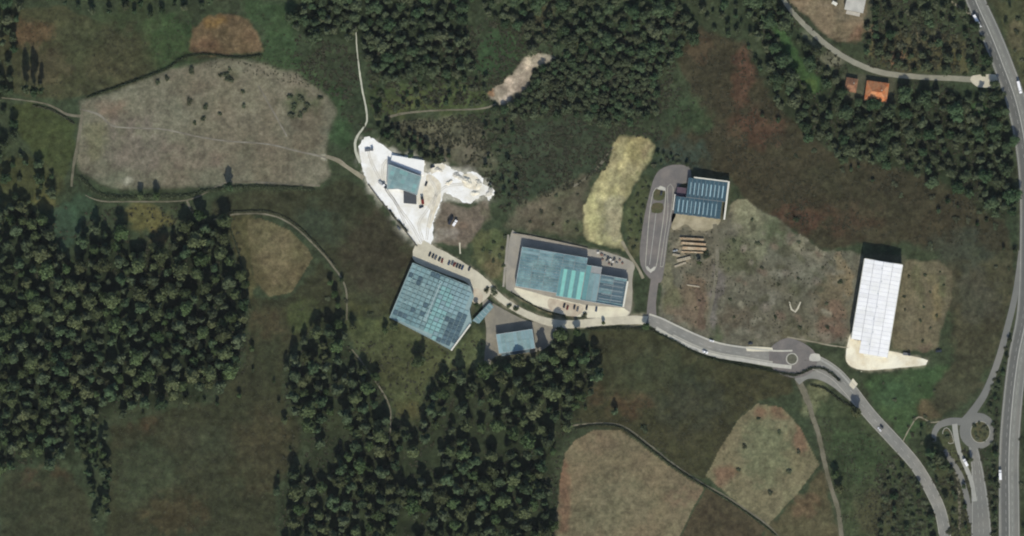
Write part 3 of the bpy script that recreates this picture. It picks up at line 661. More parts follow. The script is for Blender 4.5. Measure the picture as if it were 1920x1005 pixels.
path("winding footpath between the tan field and the dark field", [(400, 412, 2.5), (440, 402, 3), (500, 402, 3), (545, 420, 3), (590, 460, 3), (625, 500, 3.5), (648, 540, 3), (650, 600, 3)], track_mat)
path("footpath running down through the southern wood", [(660, 655, 2.5), (690, 695, 3), (728, 755, 3), (732, 800, 2.5), (728, 850, 2)], track_mat)
path("thin white path climbing north from the concrete yard", [(667, 50, 2), (670, 100, 2.2), (678, 160, 3), (688, 214, 3.2), (686, 232, 3.2), (676, 247, 3.8)], surf("white_path", (190, 190, 172), 0.95, .1, .3, .08), 0.10)
path("curved white path at the upper left corner of the concrete yard", [(676, 246, 4), (667, 262, 4.5), (667, 284, 5), (676, 305, 6)], surf("white_path", (190, 190, 172)), 0.10)
path("dirt path leading to the pale clearing", [(728, 220, 5), (760, 212, 4), (820, 207, 3), (900, 204, 3), (930, 195, 3)], track_mat)
path("dirt path on the yellow slope", [(1166, 452, 6), (1180, 478, 5), (1196, 502, 5), (1206, 522, 6)], track_pale)
path("narrow pale track left of the yellow slope", [(1075, 350, 4), (1110, 325, 4), (1132, 300, 5), (1150, 275, 3)], track_mat)
path("wheel track crossing the waste ground below the dark blue hall", [(1340, 420, 8), (1345, 480, 7), (1338, 550, 6), (1325, 610, 4)], track_mat)
path("thin track along the hedge of the beige field", [(1062, 800, 2), (1110, 794, 3), (1165, 798, 3), (1215, 832, 3), (1260, 868, 3), (1320, 908, 3), (1360, 930, 3), (1440, 985, 3), (1470, 1020, 3)], track_mat)
path("pale fork shaped track on the waste ground", [(1480, 566, 2), (1484, 580, 3), (1491, 585, 3.5), (1496, 578, 3), (1501, 566, 2.5)], pale_road, 0.09)
path("thin worn track above the small roundabout", [(1476, 632, 3), (1520, 640, 2.5), (1560, 648, 2.5), (1590, 652, 2)], track_pale)
path("pale verge strip beside the turquoise striped hall lane", [(862, 455, 2.4), (863, 476, 2.4)], pale_road, 0.09)
path("thin worn track beside the lower right roundabout", [(1692, 830, 2), (1704, 806, 2), (1722, 782, 2.5), (1745, 792, 2.5), (1762, 790, 3)], track_pale)
path("pale concrete strip along the left side of the turquoise striped hall", [(953, 440, 4), (947, 500, 4), (944, 538, 4)], concrete_grey, 0.10)
path("driveway stub at the motorway's upper left", [(1768, -10, 4), (1800, 15, 4), (1822, 28, 3)], track_pale)

# ------------------------------------------------------------------ building kit
UNIT = {}
def unit_box(mat):
    """one shared box mesh per material, slightly chamfered top edges"""
    if mat.name not in UNIT:
        bm = bmesh.new()
        bmesh.ops.create_cube(bm, size=1.0)
        me = bpy.data.meshes.new("box_" + mat.name)
        bm.to_mesh(me); bm.free()
        me.materials.append(mat)
        UNIT[mat.name] = me
    return UNIT[mat.name]
def building(name, label, cat, org, ang, group=None):
    """Empty at the ground corner; local u runs right, v runs down the plan (plan units)"""
    e = empty(name, W(*org, 0.0), -R(ang))
    return tag(e, label, cat, group)
def box(parent, name, u0, u1, v0, v1, z0, z1, mat, tx=0.0, ty=0.0):
    o = bpy.data.objects.new(name, unit_box(mat))
    o.location = ((u0 + u1) / 2 * S, -(v0 + v1) / 2 * S, (z0 + z1) / 2)
    o.scale = (abs(u1 - u0) * S, abs(v1 - v0) * S, z1 - z0)
    o.rotation_euler = (tx, ty, 0)
    return link(o, parent)
def prism(parent, name, poly, z0, z1, mat):
    """poly in local plan units (u, v)"""
    ring = list(poly)
    if sum(a[0] * b[1] - b[0] * a[1] for a, b in zip(ring, ring[1:] + ring[:1])) > 0: ring = ring[::-1]
    n = len(ring)
    V = [(u * S, -v * S, z1) for u, v in ring] + [(u * S, -v * S, z0) for u, v in ring]
    F = [tuple(range(n))] + [(i, i + n, (i + 1) % n + n, (i + 1) % n) for i in range(n)]
    return make_mesh(name, V, F, mat, parent)
def local(org, ang, p):
    c, s = math.cos(R(ang)), math.sin(R(ang))
    dx, dy = p[0] - org[0], p[1] - org[1]
    return (dx * c + dy * s, -dx * s + dy * c)
def edge_bars(parent, name, poly, w, z0, z1, mat, skip=()):
    """a bar along every edge of a local polygon (parapet, gutter)"""
    n = len(poly)
    for i in range(n):
        if i in skip: continue
        (u0, v0), (u1, v1) = poly[i], poly[(i + 1) % n]
        l = math.hypot(u1 - u0, v1 - v0)
        o = bpy.data.objects.new(name, unit_box(mat))
        o.location = ((u0 + u1) / 2 * S, -(v0 + v1) / 2 * S, (z0 + z1) / 2 + 0.004 * i)
        o.scale = (l * S - 0.02, w * S, z1 - z0)
        o.rotation_euler = (0, 0, math.atan2(-(v1 - v0), u1 - u0))
        link(o, parent)

wall_grey = surf("grey_wall_panels", (150, 152, 150), 0.8, 0.08, 0.3, 0.05)
wall_cream = surf("cream_render", (206, 200, 184), 0.9, 0.08, 0.3, 0.05)
steel = surf("galvanised_trim", (172, 182, 182), 0.5, 0.08, 0.3, 0.05)
parapet_white = surf("white_parapet", (222, 220, 206), 0.8, 0.06, 0.3, 0.04)
dark_metal = surf("dark_opening", (52, 58, 62), 0.6, 0.1, 0.4, 0.05)
roof_base = surf("roof_underlay", (144, 166, 166), 0.7, 0.08, 0.3, 0.05)
teal_a = surf("grey_teal_roof_sheet", (116, 146, 149), 0.6, 0.18, 0.12, 0.14, (136, 162, 162), 0.05, objvar=0.14)
teal_b = surf("turquoise_roof_sheet", (130, 170, 168), 0.6, 0.12, 0.12, 0.12, objvar=0.12)
teal_c = surf("pale_blue_roof_sheet", (134, 162, 166), 0.6, 0.08, 0.25, 0.10, objvar=0.10)
teal_d = surf("dark_slate_roof_sheet", (82, 104, 113), 0.6, 0.10, 0.25, 0.10, objvar=0.16)
aqua = surf("aqua_translucent_sheet", (134, 196, 186), 0.5, 0.08, 0.3, 0.08, objvar=0.05)
aqua_dim = surf("dim_aqua_sheet", (104, 148, 150), 0.5, 0.10, 0.3, 0.08, objvar=0.05)
hall_b = surf("streaked_teal_sheet", (100, 129, 136), 0.6, 0.2, 0.3, 0.18, (124, 154, 154), 0.09, objvar=0.15)
hall_c = surf("deep_blue_roof_sheet", (62, 88, 100), 0.6, 0.10, 0.3, 0.08, objvar=0.10)
rooflight = surf("milky_rooflight", (150, 178, 186), 0.4, 0.12, 0.6, 0.1, objvar=0.2)
white_roof = surf("white_roof_sheet", (255, 255, 254), 0.6, 0.03, 0.2, 0.03, (244, 244, 241), 0.08, objvar=0.05)
white_seam = surf("grey_roof_seam", (206, 208, 212), 0.7, 0.08, 0.5, 0.05)
glass_mat = surf("dark_glazing", (60, 70, 78), 0.2, 0.05, 0.5, 0.03)
def doors(b, v, us, h, mat=None, w=8, face=1):
    """roller doors with windows on a wall lying along u at v (plan units)"""
    for u in us:
        d = box(b, "roller_door", u, u + w, v, v + 0.5 * face, 0.02, h * 0.62, mat or dark_metal)
        box(b, "door_lintel", u - 0.6, u + w + 0.6, v, v + 0.7 * face, h * 0.62, h * 0.66, steel)
def panel_grid(b, name, us, vs, z, t, mats, gap=0.7, keep=None, tilt=None):
    for i in range(len(us) - 1):
        for j in range(len(vs) - 1):
            uc, vc = (us[i] + us[i + 1]) / 2, (vs[j] + vs[j + 1]) / 2
            if keep and not all(keep(u, v) for u in (us[i] + 1, us[i + 1] - 1) for v in (vs[j] + 1, vs[j + 1] - 1)): continue
            dz, ty = tilt(uc) if tilt else (0, 0)
            box(b, name, us[i] + gap / 2, us[i + 1] - gap / 2, vs[j] + gap / 2, vs[j + 1] - gap / 2, z + dz, z + dz + t, mats(uc, vc), 0, ty)
def pip(poly, u, v):
    r = False
    for (x1, y1), (x2, y2) in zip(poly, poly[1:] + poly[:1]):
        if (y1 > v) != (y2 > v) and u < (x2 - x1) * (v - y1) / (y2 - y1) + x1: r = not r
    return r
def lins(a, b, n): return [a + (b - a) * i / n for i in range(n + 1)]

# --- hall A: large grid roofed hall beside the lane
OA, AA = (774, 493), 22.5
ha = building("warehouse", "large hall with a grey teal roof divided into a pale grid, below the dusty lane", "warehouse", OA, AA)
polyA = [local(OA, AA, p) for p in [(774, 493), (881, 537), (888, 556), (880, 580), (884, 604), (846, 656), (812, 637), (731, 595)]]
prism(ha, "wall", polyA, 0.0, 5.2, wall_grey)
prism(ha, "roof", [(u * 1.0, v) for u, v in polyA], 5.204, 5.32, roof_base)
def matsA(u, v):
    if u + 0.25 * v > 128 and v > 55: return teal_d
    r = rng.random()
    if 66 < u < 100 and 18 < v < 118: return teal_b if r < 0.85 else teal_c
    if u >= 96 and v < 60: return teal_c if r < 0.8 else teal_a
    return teal_a if r < 0.88 else teal_d if r < 0.94 else teal_c
def tiltA(u):
    a = R(2.2); 
    return ((0.9 - abs(u - 62) * S * math.tan(a)) * 0.5 + 0.45, a if u > 62 else -a)
inA = lambda u, v: pip(polyA, u, v)
panel_grid(ha, "roof_panel", lins(1, 133, 14), lins(1, 127, 15), 5.4, 0.12, matsA, 1.1, inA, tiltA)
box(ha, "ridge_cap", 61.4, 63.4, 14, 92, 6.62, 6.75, surf("pale_ridge", (160, 178, 178), 0.6, .05))
edge_bars(ha, "gutter", polyA, 1.2, 5.2, 5.6, roof_base)
eA, fA = local(OA, AA, (882, 608)), local(OA, AA, (846, 657))
edge_bars(ha, "parapet", [eA, fA], 3.0, 5.2, 6.4, parapet_white, skip=(1,))
for u in (30, 66, 96): box(ha, "roller_door", u, u + 9, -0.5, -0.05, 0.05, 3.8, dark_metal)
for u in (12, 50, 86): box(ha, "window", u, u + 8, -0.4, -0.05, 3.9, 4.8, glass_mat)

for k in range(8): box(ha, "roof_vent", 14 + (k % 4) * 26, 15.8 + (k % 4) * 26, 28 + (k // 4) * 44, 29.8 + (k // 4) * 44, 6.0, 7.1, steel)
# --- annex strip east of hall A
canopy = building("loading_canopy", "narrow pale teal lean-to roof beside the right corner of the grid roofed hall", "canopy", (884, 604), -45)
prism(canopy, "roof", [(3, -1), (50, -2), (50, 9), (8, 12)], 3.0, 3.15, teal_a)
for u, v in ((6, 2), (47, 1), (47, 7), (10, 9)): box(canopy, "post", u - .3, u + .3, v - .3, v + .3, 0, 3.0, steel)
for k in range(6): box(canopy, "roof_rib", 6 + k * 8, 7 + k * 8, -0.5, 9, 3.15, 3.25, steel)

# --- hall B: turquoise striped hall
OB, AB = (979, 463), 9.7
hb = building("factory", "long stepped hall with blue grey roof and three aqua rooflight stripes", "factory", OB, AB)
box(hb, "wall", 0, 125, 0, 74, 0, 7.2, wall_grey)
box(hb, "wall", 125.1, 154, 13, 79, 0, 6.7, wall_grey)
box(hb, "wall", 154.1, 204, 26.5, 79, 0, 6.2, wall_grey)
panel_grid(hb, "roof_panel", [0, 34, 60, 80, 102, 125], lins(0, 27, 5), 7.25, 0.12, lambda u, v: hall_b if rng.random() < .85 else teal_c, 0.6)
panel_grid(hb, "roof_panel", [0, 26, 50, 78], lins(27, 74, 9), 7.25, 0.12, lambda u, v: hall_b if rng.random() < .88 else teal_a, 0.6)
for k, (u0, u1, m_) in enumerate(((78, 84, aqua_dim), (84, 91, aqua), (91, 99, aqua_dim), (99, 107, aqua), (107, 115, aqua_dim), (115, 124, aqua))):
    box(hb, "rooflight", u0 + .2, u1 - .2, 27, 79, 7.26 + (0.06 if m_ is aqua else 0), 7.4 + (0.08 if m_ is aqua else 0), m_)
box(hb, "roof_deck", 78, 124, 74, 79, 6.9, 7.24, wall_grey)
for k in range(3): box(hb, "roof_panel", 125.3 + k * 9.5, 134.3 + k * 9.5, 13.5 if k == 0 else 26, 79, 6.75, 6.88, teal_c if k == 2 else aqua_dim if k == 0 else teal_a)
panel_grid(hb, "roof_panel", [154.3, 180, 204], lins(26.8, 79, 11), 6.25, 0.12, lambda u, v: teal_d if rng.random() < .7 else hall_b, 0.6)
for k in range(5): box(hb, "roof_rail", 158 + 3 * (k % 2), 200, 34 + k * 9, 34.8 + k * 9, 6.4, 6.5, steel)
for k in range(7): box(hb, "roof_vent", 10 + k * 10, 11.6 + k * 10, 36 + (k % 2) * 12, 37.6 + (k % 2) * 12, 7.3, 8.1, steel)
box(hb, "parapet", 204.1, 207.2, 30, 79, 0.0, 6.9, parapet_white)
edge_bars(hb, "gutter", [(0, 0), (125, 0), (125, 13), (154, 13), (154, 26.3), (204, 26.3), (204, 79.2), (125, 79.2), (78, 79.2), (78, 74.2), (0, 74.2)], 0.9, 6.1, 7.3, steel, skip=(5, 1, 3))
for u in (12, 34, 56, 90, 112, 136, 162, 184): 
    v = 74.1 if u < 78 else 79.1
    box(hb, "roller_door", u, u + 9, v, v + 0.5, 0.15, 4.4, dark_metal)
for u in (24, 46, 68, 102, 126, 150, 174): 
    v = 74.1 if u < 78 else 79.1
    box(hb, "window", u, u + 6, v, v + 0.4, 2.0, 3.6, glass_mat)

# --- hall C: dark blue hall with two rows of rooflights
OC, AC = (1291, 331), 7.0
hc = building("workshop", "dark blue roofed hall with two rows of pale rooflights beside the car park", "workshop", OC, AC)
box(hc, "wall", 0, 74, 2, 39, 0, 6.5, wall_grey)
box(hc, "wall", -19, 68, 39.1, 72, 0, 6.0, wall_grey)
panel_grid(hc, "roof_panel", lins(0, 74, 9), [2, 20, 38.8], 6.55, 0.12, lambda u, v: hall_c, 0.35)
panel_grid(hc, "roof_panel", lins(-19, 68, 10), [39.4, 56, 72], 6.05, 0.12, lambda u, v: hall_c, 0.35)
for k in range(9): box(hc, "rooflight", 5 + k * 7.6, 7 + k * 7.6, 10, 33, 6.72, 6.8, rooflight)
for k in range(10): box(hc, "rooflight", -13 + k * 7.8, -11.2 + k * 7.8, 45, 68, 6.22, 6.3, rooflight)
box(hc, "parapet", 74.2, 77.4, 0, 72, 0, 7.4, parapet_white)
box(hc, "parapet", 10, 74, -0.6, 1.6, 0, 7.4, parapet_white)
box(hc, "annex", -19, -0.2, 22, 38.9, 0, 3.2, surf("maroon_roof", (92, 78, 88), 0.8, .1))
for u in (-12, 6, 24, 42, 56): box(hc, "roller_door", u, u + 8, 72.1, 72.6, 0.06, 4.0, dark_metal)
box(hc, "side_wall", -22.2, -19.3, 36, 66, 0, 2.2, parapet_white)

# --- hall D: small teal hall in the white yard
OD, AD = (728, 308), 20.5
hd = building("hall", "small teal roofed hall standing in the glaring white concrete yard", "hall", OD, AD)
polyD = [local(OD, AD, p) for p in [(728, 308), (790, 331), (782, 366), (758, 357), (746, 354), (726, 355)]]
prism(hd, "wall", polyD, 0, 6.0, wall_grey)
prism(hd, "roof", polyD, 6.004, 6.1, roof_base)
panel_grid(hd, "roof_panel", lins(1, 65, 8), lins(1, 49, 6), 6.12, 0.1, lambda u, v: teal_a if rng.random() < .75 else teal_b, 0.5, lambda u, v: pip(polyD, u, v))
edge_bars(hd, "gutter", polyD, 1.0, 5.9, 6.35, steel)
lean = [local(OD, AD, p) for p in [(757, 358), (781, 367), (781, 383), (757, 381)]]
prism(hd, "lean_to", lean, 0, 3.6, surf("charcoal_roof", (78, 82, 86), 0.8, .12, .4, .1))
prism(hd, "low_white_roof", [local(OD, AD, p) for p in [(735, 291), (766, 296), (796, 301), (794, 329), (762, 316), (733, 303)]], 0.0, 2.4, surf("white_low_roof", (248, 248, 244), .8, .04, .2, .03))
box(hd, "roller_door", 8, 16, 44.0, 44.6, 0.1, 3.6, dark_metal)

# --- shed E
OE, AE = (930.5, 627), -8.5
he = building("shed", "small grey teal roofed shed with a dark annex in the dull paved yard", "shed", OE, AE)
box(he, "wall", 0, 68, 0, 36, 0, 7.0, wall_grey)
panel_grid(he, "roof_panel", lins(0, 68, 9), [0, 17, 36], 7.05, 0.12, lambda u, v: teal_a if rng.random() < .7 else teal_c, 0.35)
edge_bars(he, "gutter", [(0, 0), (68, 0), (68, 36), (0, 36)], 0.8, 6.9, 7.25, steel)
box(he, "annex", 4, 58, 36.2, 42, 0, 3.4, surf("weathered_annex_roof", (96, 112, 116), 0.8, .12))
for u in (10, 30, 48): box(he, "roller_door", u, u + 7, 42.1, 42.5, 0.05, 2.6, dark_metal)

# --- warehouse F: white roof
OF, AF = (1620, 485), 9.4
hf = building("warehouse", "long white roofed warehouse standing alone at the right above the ivory forecourt", "warehouse", OF, AF)
FW, FL = 72, 176
box(hf, "wall", 0, FW, 0, 152, 0, 12.4, wall_cream)
box(hf, "wall", 24, FW, 152.1, FL, 0, 12.4, wall_cream)
def tiltF(u):
    a = R(4.0)
    return (1.25 - abs(u - FW / 2) * S * math.tan(a), a if u > FW / 2 else -a)
prism(hf, "roof_deck", [(0.3, 0.3), (FW - .3, 0.3), (FW - .3, FL - .3), (24.3, FL - .3), (24.3, 152), (0.3, 152)], 12.404, 12.45, white_seam)
for seg in ((0, 18), (18, 36), (36, 54), (54, 72)):
    uc = sum(seg) / 2; dz, ty = tiltF(uc)
    L = FL if seg[0] >= 18 else 152
    n = 22 if L == FL else 19
    vs = lins(0, L, n)
    for j in range(n):
        box(hf, "roof_panel", seg[0] + .25, seg[1] - .25, vs[j] + .28, vs[j + 1] - .28, 12.5 + dz, 12.58 + dz, white_roof, 0, ty)
    box(hf, "roof_seam", seg[0] + .3, seg[1] - .3, 0, L, 12.46 + dz, 12.49 + dz, white_seam, 0, ty)
box(hf, "ridge_cap", FW / 2 - .6, FW / 2 + .6, 0.5, FL - .5, 13.78, 13.9, white_seam)
for k in range(7): box(hf, "roof_vent", FW / 2 - 2 + (k % 2) * 3.0, FW / 2 - .6 + (k % 2) * 3.0, 12 + k * 24, 13.8 + k * 24, 13.6, 14.3, steel)
box(hf, "gable_trim", 0, FW, -0.9, -0.1, 12.2, 12.9, parapet_white)
box(hf, "gutter", -0.8, -0.05, 0, 152, 12.3, 12.7, parapet_white)
box(hf, "gutter", FW + .05, FW + .8, 0, FL, 12.3, 12.7, parapet_white)
for u in (30, 50): box(hf, "roller_door", u, u + 12, FL + .05, FL + .6, 0.1, 5.0, dark_metal)
box(hf, "entrance_canopy", 28, 66, FL + .1, FL + 4, 5.4, 5.7, parapet_white)
for u in (6,): box(hf, "roller_door", u, u + 10, 152.1, 152.6, 0.1, 4.6, dark_metal)

# --- orange roofed house, ruin, rubble plot houses
tile = surf("orange_roof_tiles", (194, 138, 98), 0.85, 0.14, 0.5, 0.14, (190, 112, 70), 0.2)
tile_old = surf("faded_roof_tiles", (150, 112, 86), 0.9, 0.2, 0.5, 0.16, (126, 92, 72), 0.2)
def hip_house(name, label, org, ang, w, d, h, rise, mat, ridge=0.45, wallmat=wall_cream):
    b = building(name, label, "house", org, ang)
    box(b, "wall", 0, w, 0, d, 0, h, wallmat)
    ov = 1.2
    x0, x1, y0, y1 = -ov, w + ov, -ov, d + ov
    ym = (y0 + y1) / 2; r0 = x0 + (x1 - x0) * (0.5 - ridge / 2); r1 = x0 + (x1 - x0) * (0.5 + ridge / 2)
    c = lambda u, v, z: (u * S, -v * S, z)
    V = [c(x0, y0, h), c(x1, y0, h), c(x1, y1, h), c(x0, y1, h), c(r0, ym, h + rise), c(r1, ym, h + rise)]
    rf = make_mesh("roof", V, [(1, 0, 4, 5), (2, 1, 5), (3, 2, 5, 4), (0, 3, 4), (0, 1, 2, 3)], mat, b)
    o = bpy.data.objects.new("ridge_tiles", unit_box(mat)); o.location = ((r0 + r1) / 2 * S, -ym * S, h + rise); o.scale = ((r1 - r0) * S, 0.4, 0.25); link(o, rf)
    ch = bpy.data.objects.new("chimney", unit_box(wall_cream)); ch.location = ((r1 - 1) * S, -(ym - 4) * S, h + rise); ch.scale = (0.8, 0.8, 1.8); link(ch, rf)
    for u in (w * .18, w * .62): box(b, "window", u, u + 4, d + .02, d + .4, 1.2, 2.5, glass_mat)
    box(b, "door", w * .42, w * .42 + 2.4, d + .02, d + .4, 0, 2.1, dark_metal)
    return b
hip_house("house", "small house with a bright orange tiled roof among the trees at upper right", (1626, 152), 8, 40, 36, 4.5, 4.2, tile)
ruin = hip_house("house", "old house with faded brown roof left of the orange roofed house", (1588, 146), 10, 20, 24, 3.4, 2.4, tile_old)
rh = building("house", "pale half built house with grey flat roof on the bare plot at the top", "house", (1592, -22), 12)
box(rh, "wall", 0, 34, 0, 40, 0, 5.0, wall_cream)
box(rh, "roof", -1, 35, -1, 41, 5.02, 5.25, surf("pale_flat_roof", (196, 194, 184), 0.9, .16, .3, .1, (168, 166, 158), .15))
box(rh, "terrace", 4, 30, 41.2, 48, 0, 1.2, surf("terrace_slab", (178, 174, 164), 0.9, .12))
box(rh, "stair_box", 6, 14, 6, 14, 5.26, 7.4, wall_cream)
sh2 = building("shed", "small white topped shed beside the half built house at the top", "shed", (1562, 2), 30)
box(sh2, "wall", 0, 9, 0, 5, 0, 2.3, wall_cream); box(sh2, "roof", -.6, 9.6, -.6, 5.6, 2.32, 2.45, parapet_white)

# ------------------------------------------------------------------ vehicles
ORD = "first second third fourth fifth sixth seventh eighth ninth tenth eleventh twelfth thirteenth fourteenth fifteenth sixteenth seventeenth eighteenth nineteenth twentieth".split()
tyre = surf("tyre_rubber", (40, 40, 40), 0.9, .05)
def paint(name, rgb): return surf("car_paint_" + name, rgb, 0.35, .03, .5, .02)
PAINTS = {"dark": paint("dark", (54, 58, 66)), "grey": paint("grey", (110, 114, 118)), "white": paint("white", (246, 246, 246)), "red": paint("red", (120, 52, 46)), "blue": paint("blue", (56, 74, 104)), "silver": paint("silver", (168, 172, 174))}
def wheel_mesh(r, w):
    bm = bmesh.new()
    bmesh.ops.create_cone(bm, cap_ends=True, segments=14, radius1=r, radius2=r, depth=w)
    bmesh.ops.rotate(bm, cent=(0, 0, 0), matrix=__import__("mathutils").Matrix.Rotation(math.pi / 2, 3, 'X'), verts=bm.verts)
    me = bpy.data.meshes.new("wheel"); bm.to_mesh(me); bm.free(); me.materials.append(tyre)
    return me
def profile_mesh(name, prof, hw, mat, inset=0.0, z_in=None):
    """extrude a side profile (x, z) across the width; upper points pulled inwards"""
    n = len(prof); V = []
    for s in (-1, 1):
        for x, z in prof:
            k = hw - (inset if z_in is not None and z > z_in else 0.0)
            V.append((x, s * k, z))
    F = [tuple(range(n - 1, -1, -1)), tuple(range(n, 2 * n))] + [(i, (i + 1) % n, (i + 1) % n + n, i + n) for i in range(n)]
    me = bpy.data.meshes.new(name); me.from_pydata(V, [], F); me.update(); me.materials.append(mat)
    bm = bmesh.new(); bm.from_mesh(me); bmesh.ops.recalc_face_normals(bm, faces=bm.faces)
    bmesh.ops.bevel(bm, geom=[e for e in bm.edges], offset=0.05, segments=1, affect='EDGES')
    bm.to_mesh(me); bm.free()
    return me
CW = wheel_mesh(0.33, 0.22); TW = wheel_mesh(0.5, 0.35)
CAR_BODY = {k: profile_mesh("body", [(-2.2, .35), (2.15, .35), (2.2, .65), (1.95, .85), (1.0, .95), (-1.7, .98), (-2.15, .9)], .88, m_) for k, m_ in PAINTS.items()}
CAR_CABIN = profile_mesh("cabin", [(-1.75, .96), (1.0, .94), (.35, 1.42), (-1.35, 1.45)], .78, glass_mat, .12, 1.1)
CAR_ROOF = {k: profile_mesh("roof_panel", [(-1.3, 1.44), (.3, 1.41), (.28, 1.5), (-1.25, 1.53)], .62, m_) for k, m_ in PAINTS.items()}
def child(name, me, parent, loc=(0, 0, 0)):
    o = bpy.data.objects.new(name, me); o.location = loc
    return link(o, parent)
def car(x, y, heading, colour, label, z=0.1, name="car", group=None, scale=1.0):
    e = empty(name, W(x, y, z), R(heading)); e.scale = (scale,) * 3
    tag(e, label, "car", group)
    child("body", CAR_BODY[colour], e); child("cabin", CAR_CABIN, e); child("roof_panel", CAR_ROOF[colour], e)
    for sx in (-1.35, 1.35):
        for sy in (-.8, .8): child("wheel", CW, e, (sx, sy, .33))
    return e
def truck(x, y, heading, label, length, box_col, cab_col, z=0.12, name="truck", bed=False):
    e = empty(name, W(x, y, z), R(heading)); tag(e, label, "truck")
    L = length
    cab = profile_mesh("cab", [(0, .6), (2.2, .6), (2.3, 1.6), (2.0, 2.9), (0, 3.0)], 1.22, PAINTS[cab_col])
    c = child("cab", cab, e, (L / 2 - 2.3, 0, 0))
    ws = profile_mesh("windscreen", [(2.18, 1.7), (2.32, 1.7), (2.1, 2.7), (1.98, 2.7)], 1.1, glass_mat); child("windscreen", ws, c)
    top = 1.6 if bed else 3.7
    bx = profile_mesh("cargo_box", [(-L / 2, 1.0), (L / 2 - 2.7, 1.0), (L / 2 - 2.7, top), (-L / 2, top)], 1.27, PAINTS[box_col]); child("cargo_box", bx, e)
    fr = profile_mesh("chassis", [(-L / 2 + .2, .6), (L / 2 - .3, .6), (L / 2 - .3, .95), (-L / 2 + .2, .95)], .5, tyre); child("chassis", fr, e)
    for sx in (-L / 2 + 1.2, -L / 2 + 2.6, L / 2 - 1.3):
        for sy in (-1.05, 1.05): child("wheel", TW, e, (sx, sy, .5))
    return e
truck(1832, 40, -61, "long white lorry on the motorway near the top right", 13.5, "white", "white", 0.2)
truck(1911, 164, -76, "white lorry at the right edge of the motorway below the upper lane junction", 12.0, "white", "white", 0.2)
truck(1875, 890, 92, "white box lorry driving up the left lane of the motorway at lower right", 9.5, "white", "white", 0.2)
truck(1810, 867, 118, "white lorry on the thin pale entry lane by the lower right roundabout", 7.5, "white", "white", 0.22)
car(1649, 805, 128, "white", "white car on the curving road below the ivory forecourt", 0.16)
car(1653, 800, 128, "dark", "dark car close ahead of the white one on the curving road", 0.16)
lane_row = [(806, 476), (812, 479), (817, 482), (824, 485), (829, 488), (842, 492), (848, 492), (852, 495), (857, 497), (862, 499), (867, 501), (880, 503)]
for i, (x, y) in enumerate(lane_row):
    cc = rng.choice(["dark", "dark", "grey", "blue", "red"])
    car(x, y + 1.0, 68 + rng.uniform(-6, 6), cc, "%s parked car, %s from the left in the row along the dusty lane" % (cc, ORD[i]), 0.13, group="cars parked in a row along the dusty lane")
for i, (x, y, c, h) in enumerate([(1058, 573, "dark", 75), (1064, 577, "red", 75), (1077, 576, "dark", 80), (1083, 580, "grey", 78), (1100, 577, "dark", 80), (1118, 580, "blue", 82)]):
    car(x, y, h, c, "%s parked car, %s from the left in front of the turquoise striped hall" % (c, ORD[i]), 0.15, group="cars parked in front of the turquoise striped hall")
car(1240, 362, 80, "dark", "dark car at the top of the long narrow car park", 0.22)
car(1266, 470, 10, "silver", "silver car beside the timber stacks", 0.02)
truck(853, 418, 58, "white pick-up truck on the brown patch beside the white yard", 6.5, "white", "white", 0.0, bed=True)
truck(845, 414, 58, "dark lorry standing beside the white pick-up on the brown patch", 7.5, "dark", "dark", 0.0)
truck(692, 281, 5, "grey flatbed lorry in the upper corner of the white yard", 8.0, "grey", "grey", 0.06, bed=True)
truck(792, 376, 100, "brown and dark lorry by the lean-to of the small teal hall", 7.0, "red", "dark", 0.06, bed=True)
car(790, 388, 20, "dark", "dark car just below the lean-to of the small teal hall", 0.06)
car(799, 345, 70, "dark", "dark car right of the small teal hall", 0.06)
car(811, 313, 20, "dark", "dark car at the top of the white yard", 0.06)
car(1407, 644, 5, "dark", "dark car by the cream strip above the kerbed road", 0.05)
car(1322, 660, -20, "white", "white van like car on the lower sidewalk of the kerbed road", 0.28, scale=1.25)
car(1334, 639, -15, "white", "white car on the upper edge of the kerbed road", 0.28)

car(1622, 645, 20, "dark", "dark car at the left corner of the ivory forecourt", 0.06)
car(1610, 634, 60, "grey", "grey car at the top of the ivory forecourt's left lobe", 0.06)
car(1636, 668, 0, "dark", "dark car in front of the white warehouse doors", 0.06)
truck(1700, 664, -8, "grey flatbed lorry on the right part of the ivory forecourt", 7.0, "grey", "dark", 0.06, bed=True)
car(1760, 658, 5, "dark", "dark car standing alone right of the ivory forecourt", 0.02, scale=1.3)
car(748, 428, -50, "grey", "grey car on the lower part of the white yard", 0.06)
truck(716, 345, -40, "white flatbed lorry on the left side of the white yard", 7.0, "silver", "white", 0.06, bed=True)
# heaps of aggregate: uneven mounds
def heap(x, y, r, h, mat, label, seed):
    rr = random.Random(seed); V, F = [(0, 0, h)], []
    rings, seg = 4, 14
    for i in range(1, rings + 1):
        for k in range(seg):
            a = 2 * math.pi * k / seg; q = r * i / rings * rr.uniform(.8, 1.15) * (1 + .35 * math.cos(2 * a + seed) + .18 * math.cos(3 * a + 2 * seed))
            V.append((q * math.cos(a), q * math.sin(a), max(-0.1, h * (1 - (i / rings) ** 1.3) * rr.uniform(.75, 1.15) - (0.1 if i == rings else 0))))
    for k in range(seg): F.append((0, 1 + k, 1 + (k + 1) % seg))
    for i in range(rings - 1):
        for k in range(seg):
            o_ = 1 + i * seg; F.append((o_ + k, o_ + seg + k, o_ + seg + (k + 1) % seg, o_ + (k + 1) % seg))
    o_ = make_mesh("gravel_heap", V, F, mat); o_.location = W(x, y, 0.08)
    return tag(o_, label, "heap")
gravel = surf("heap_gravel", (234, 229, 212), .95, .1, .6, .1, (214, 206, 186), .3, bump=.6)
gravel_grey = surf("heap_grey_gravel", (204, 200, 188), .95, .12, .6, .12, bump=.6)
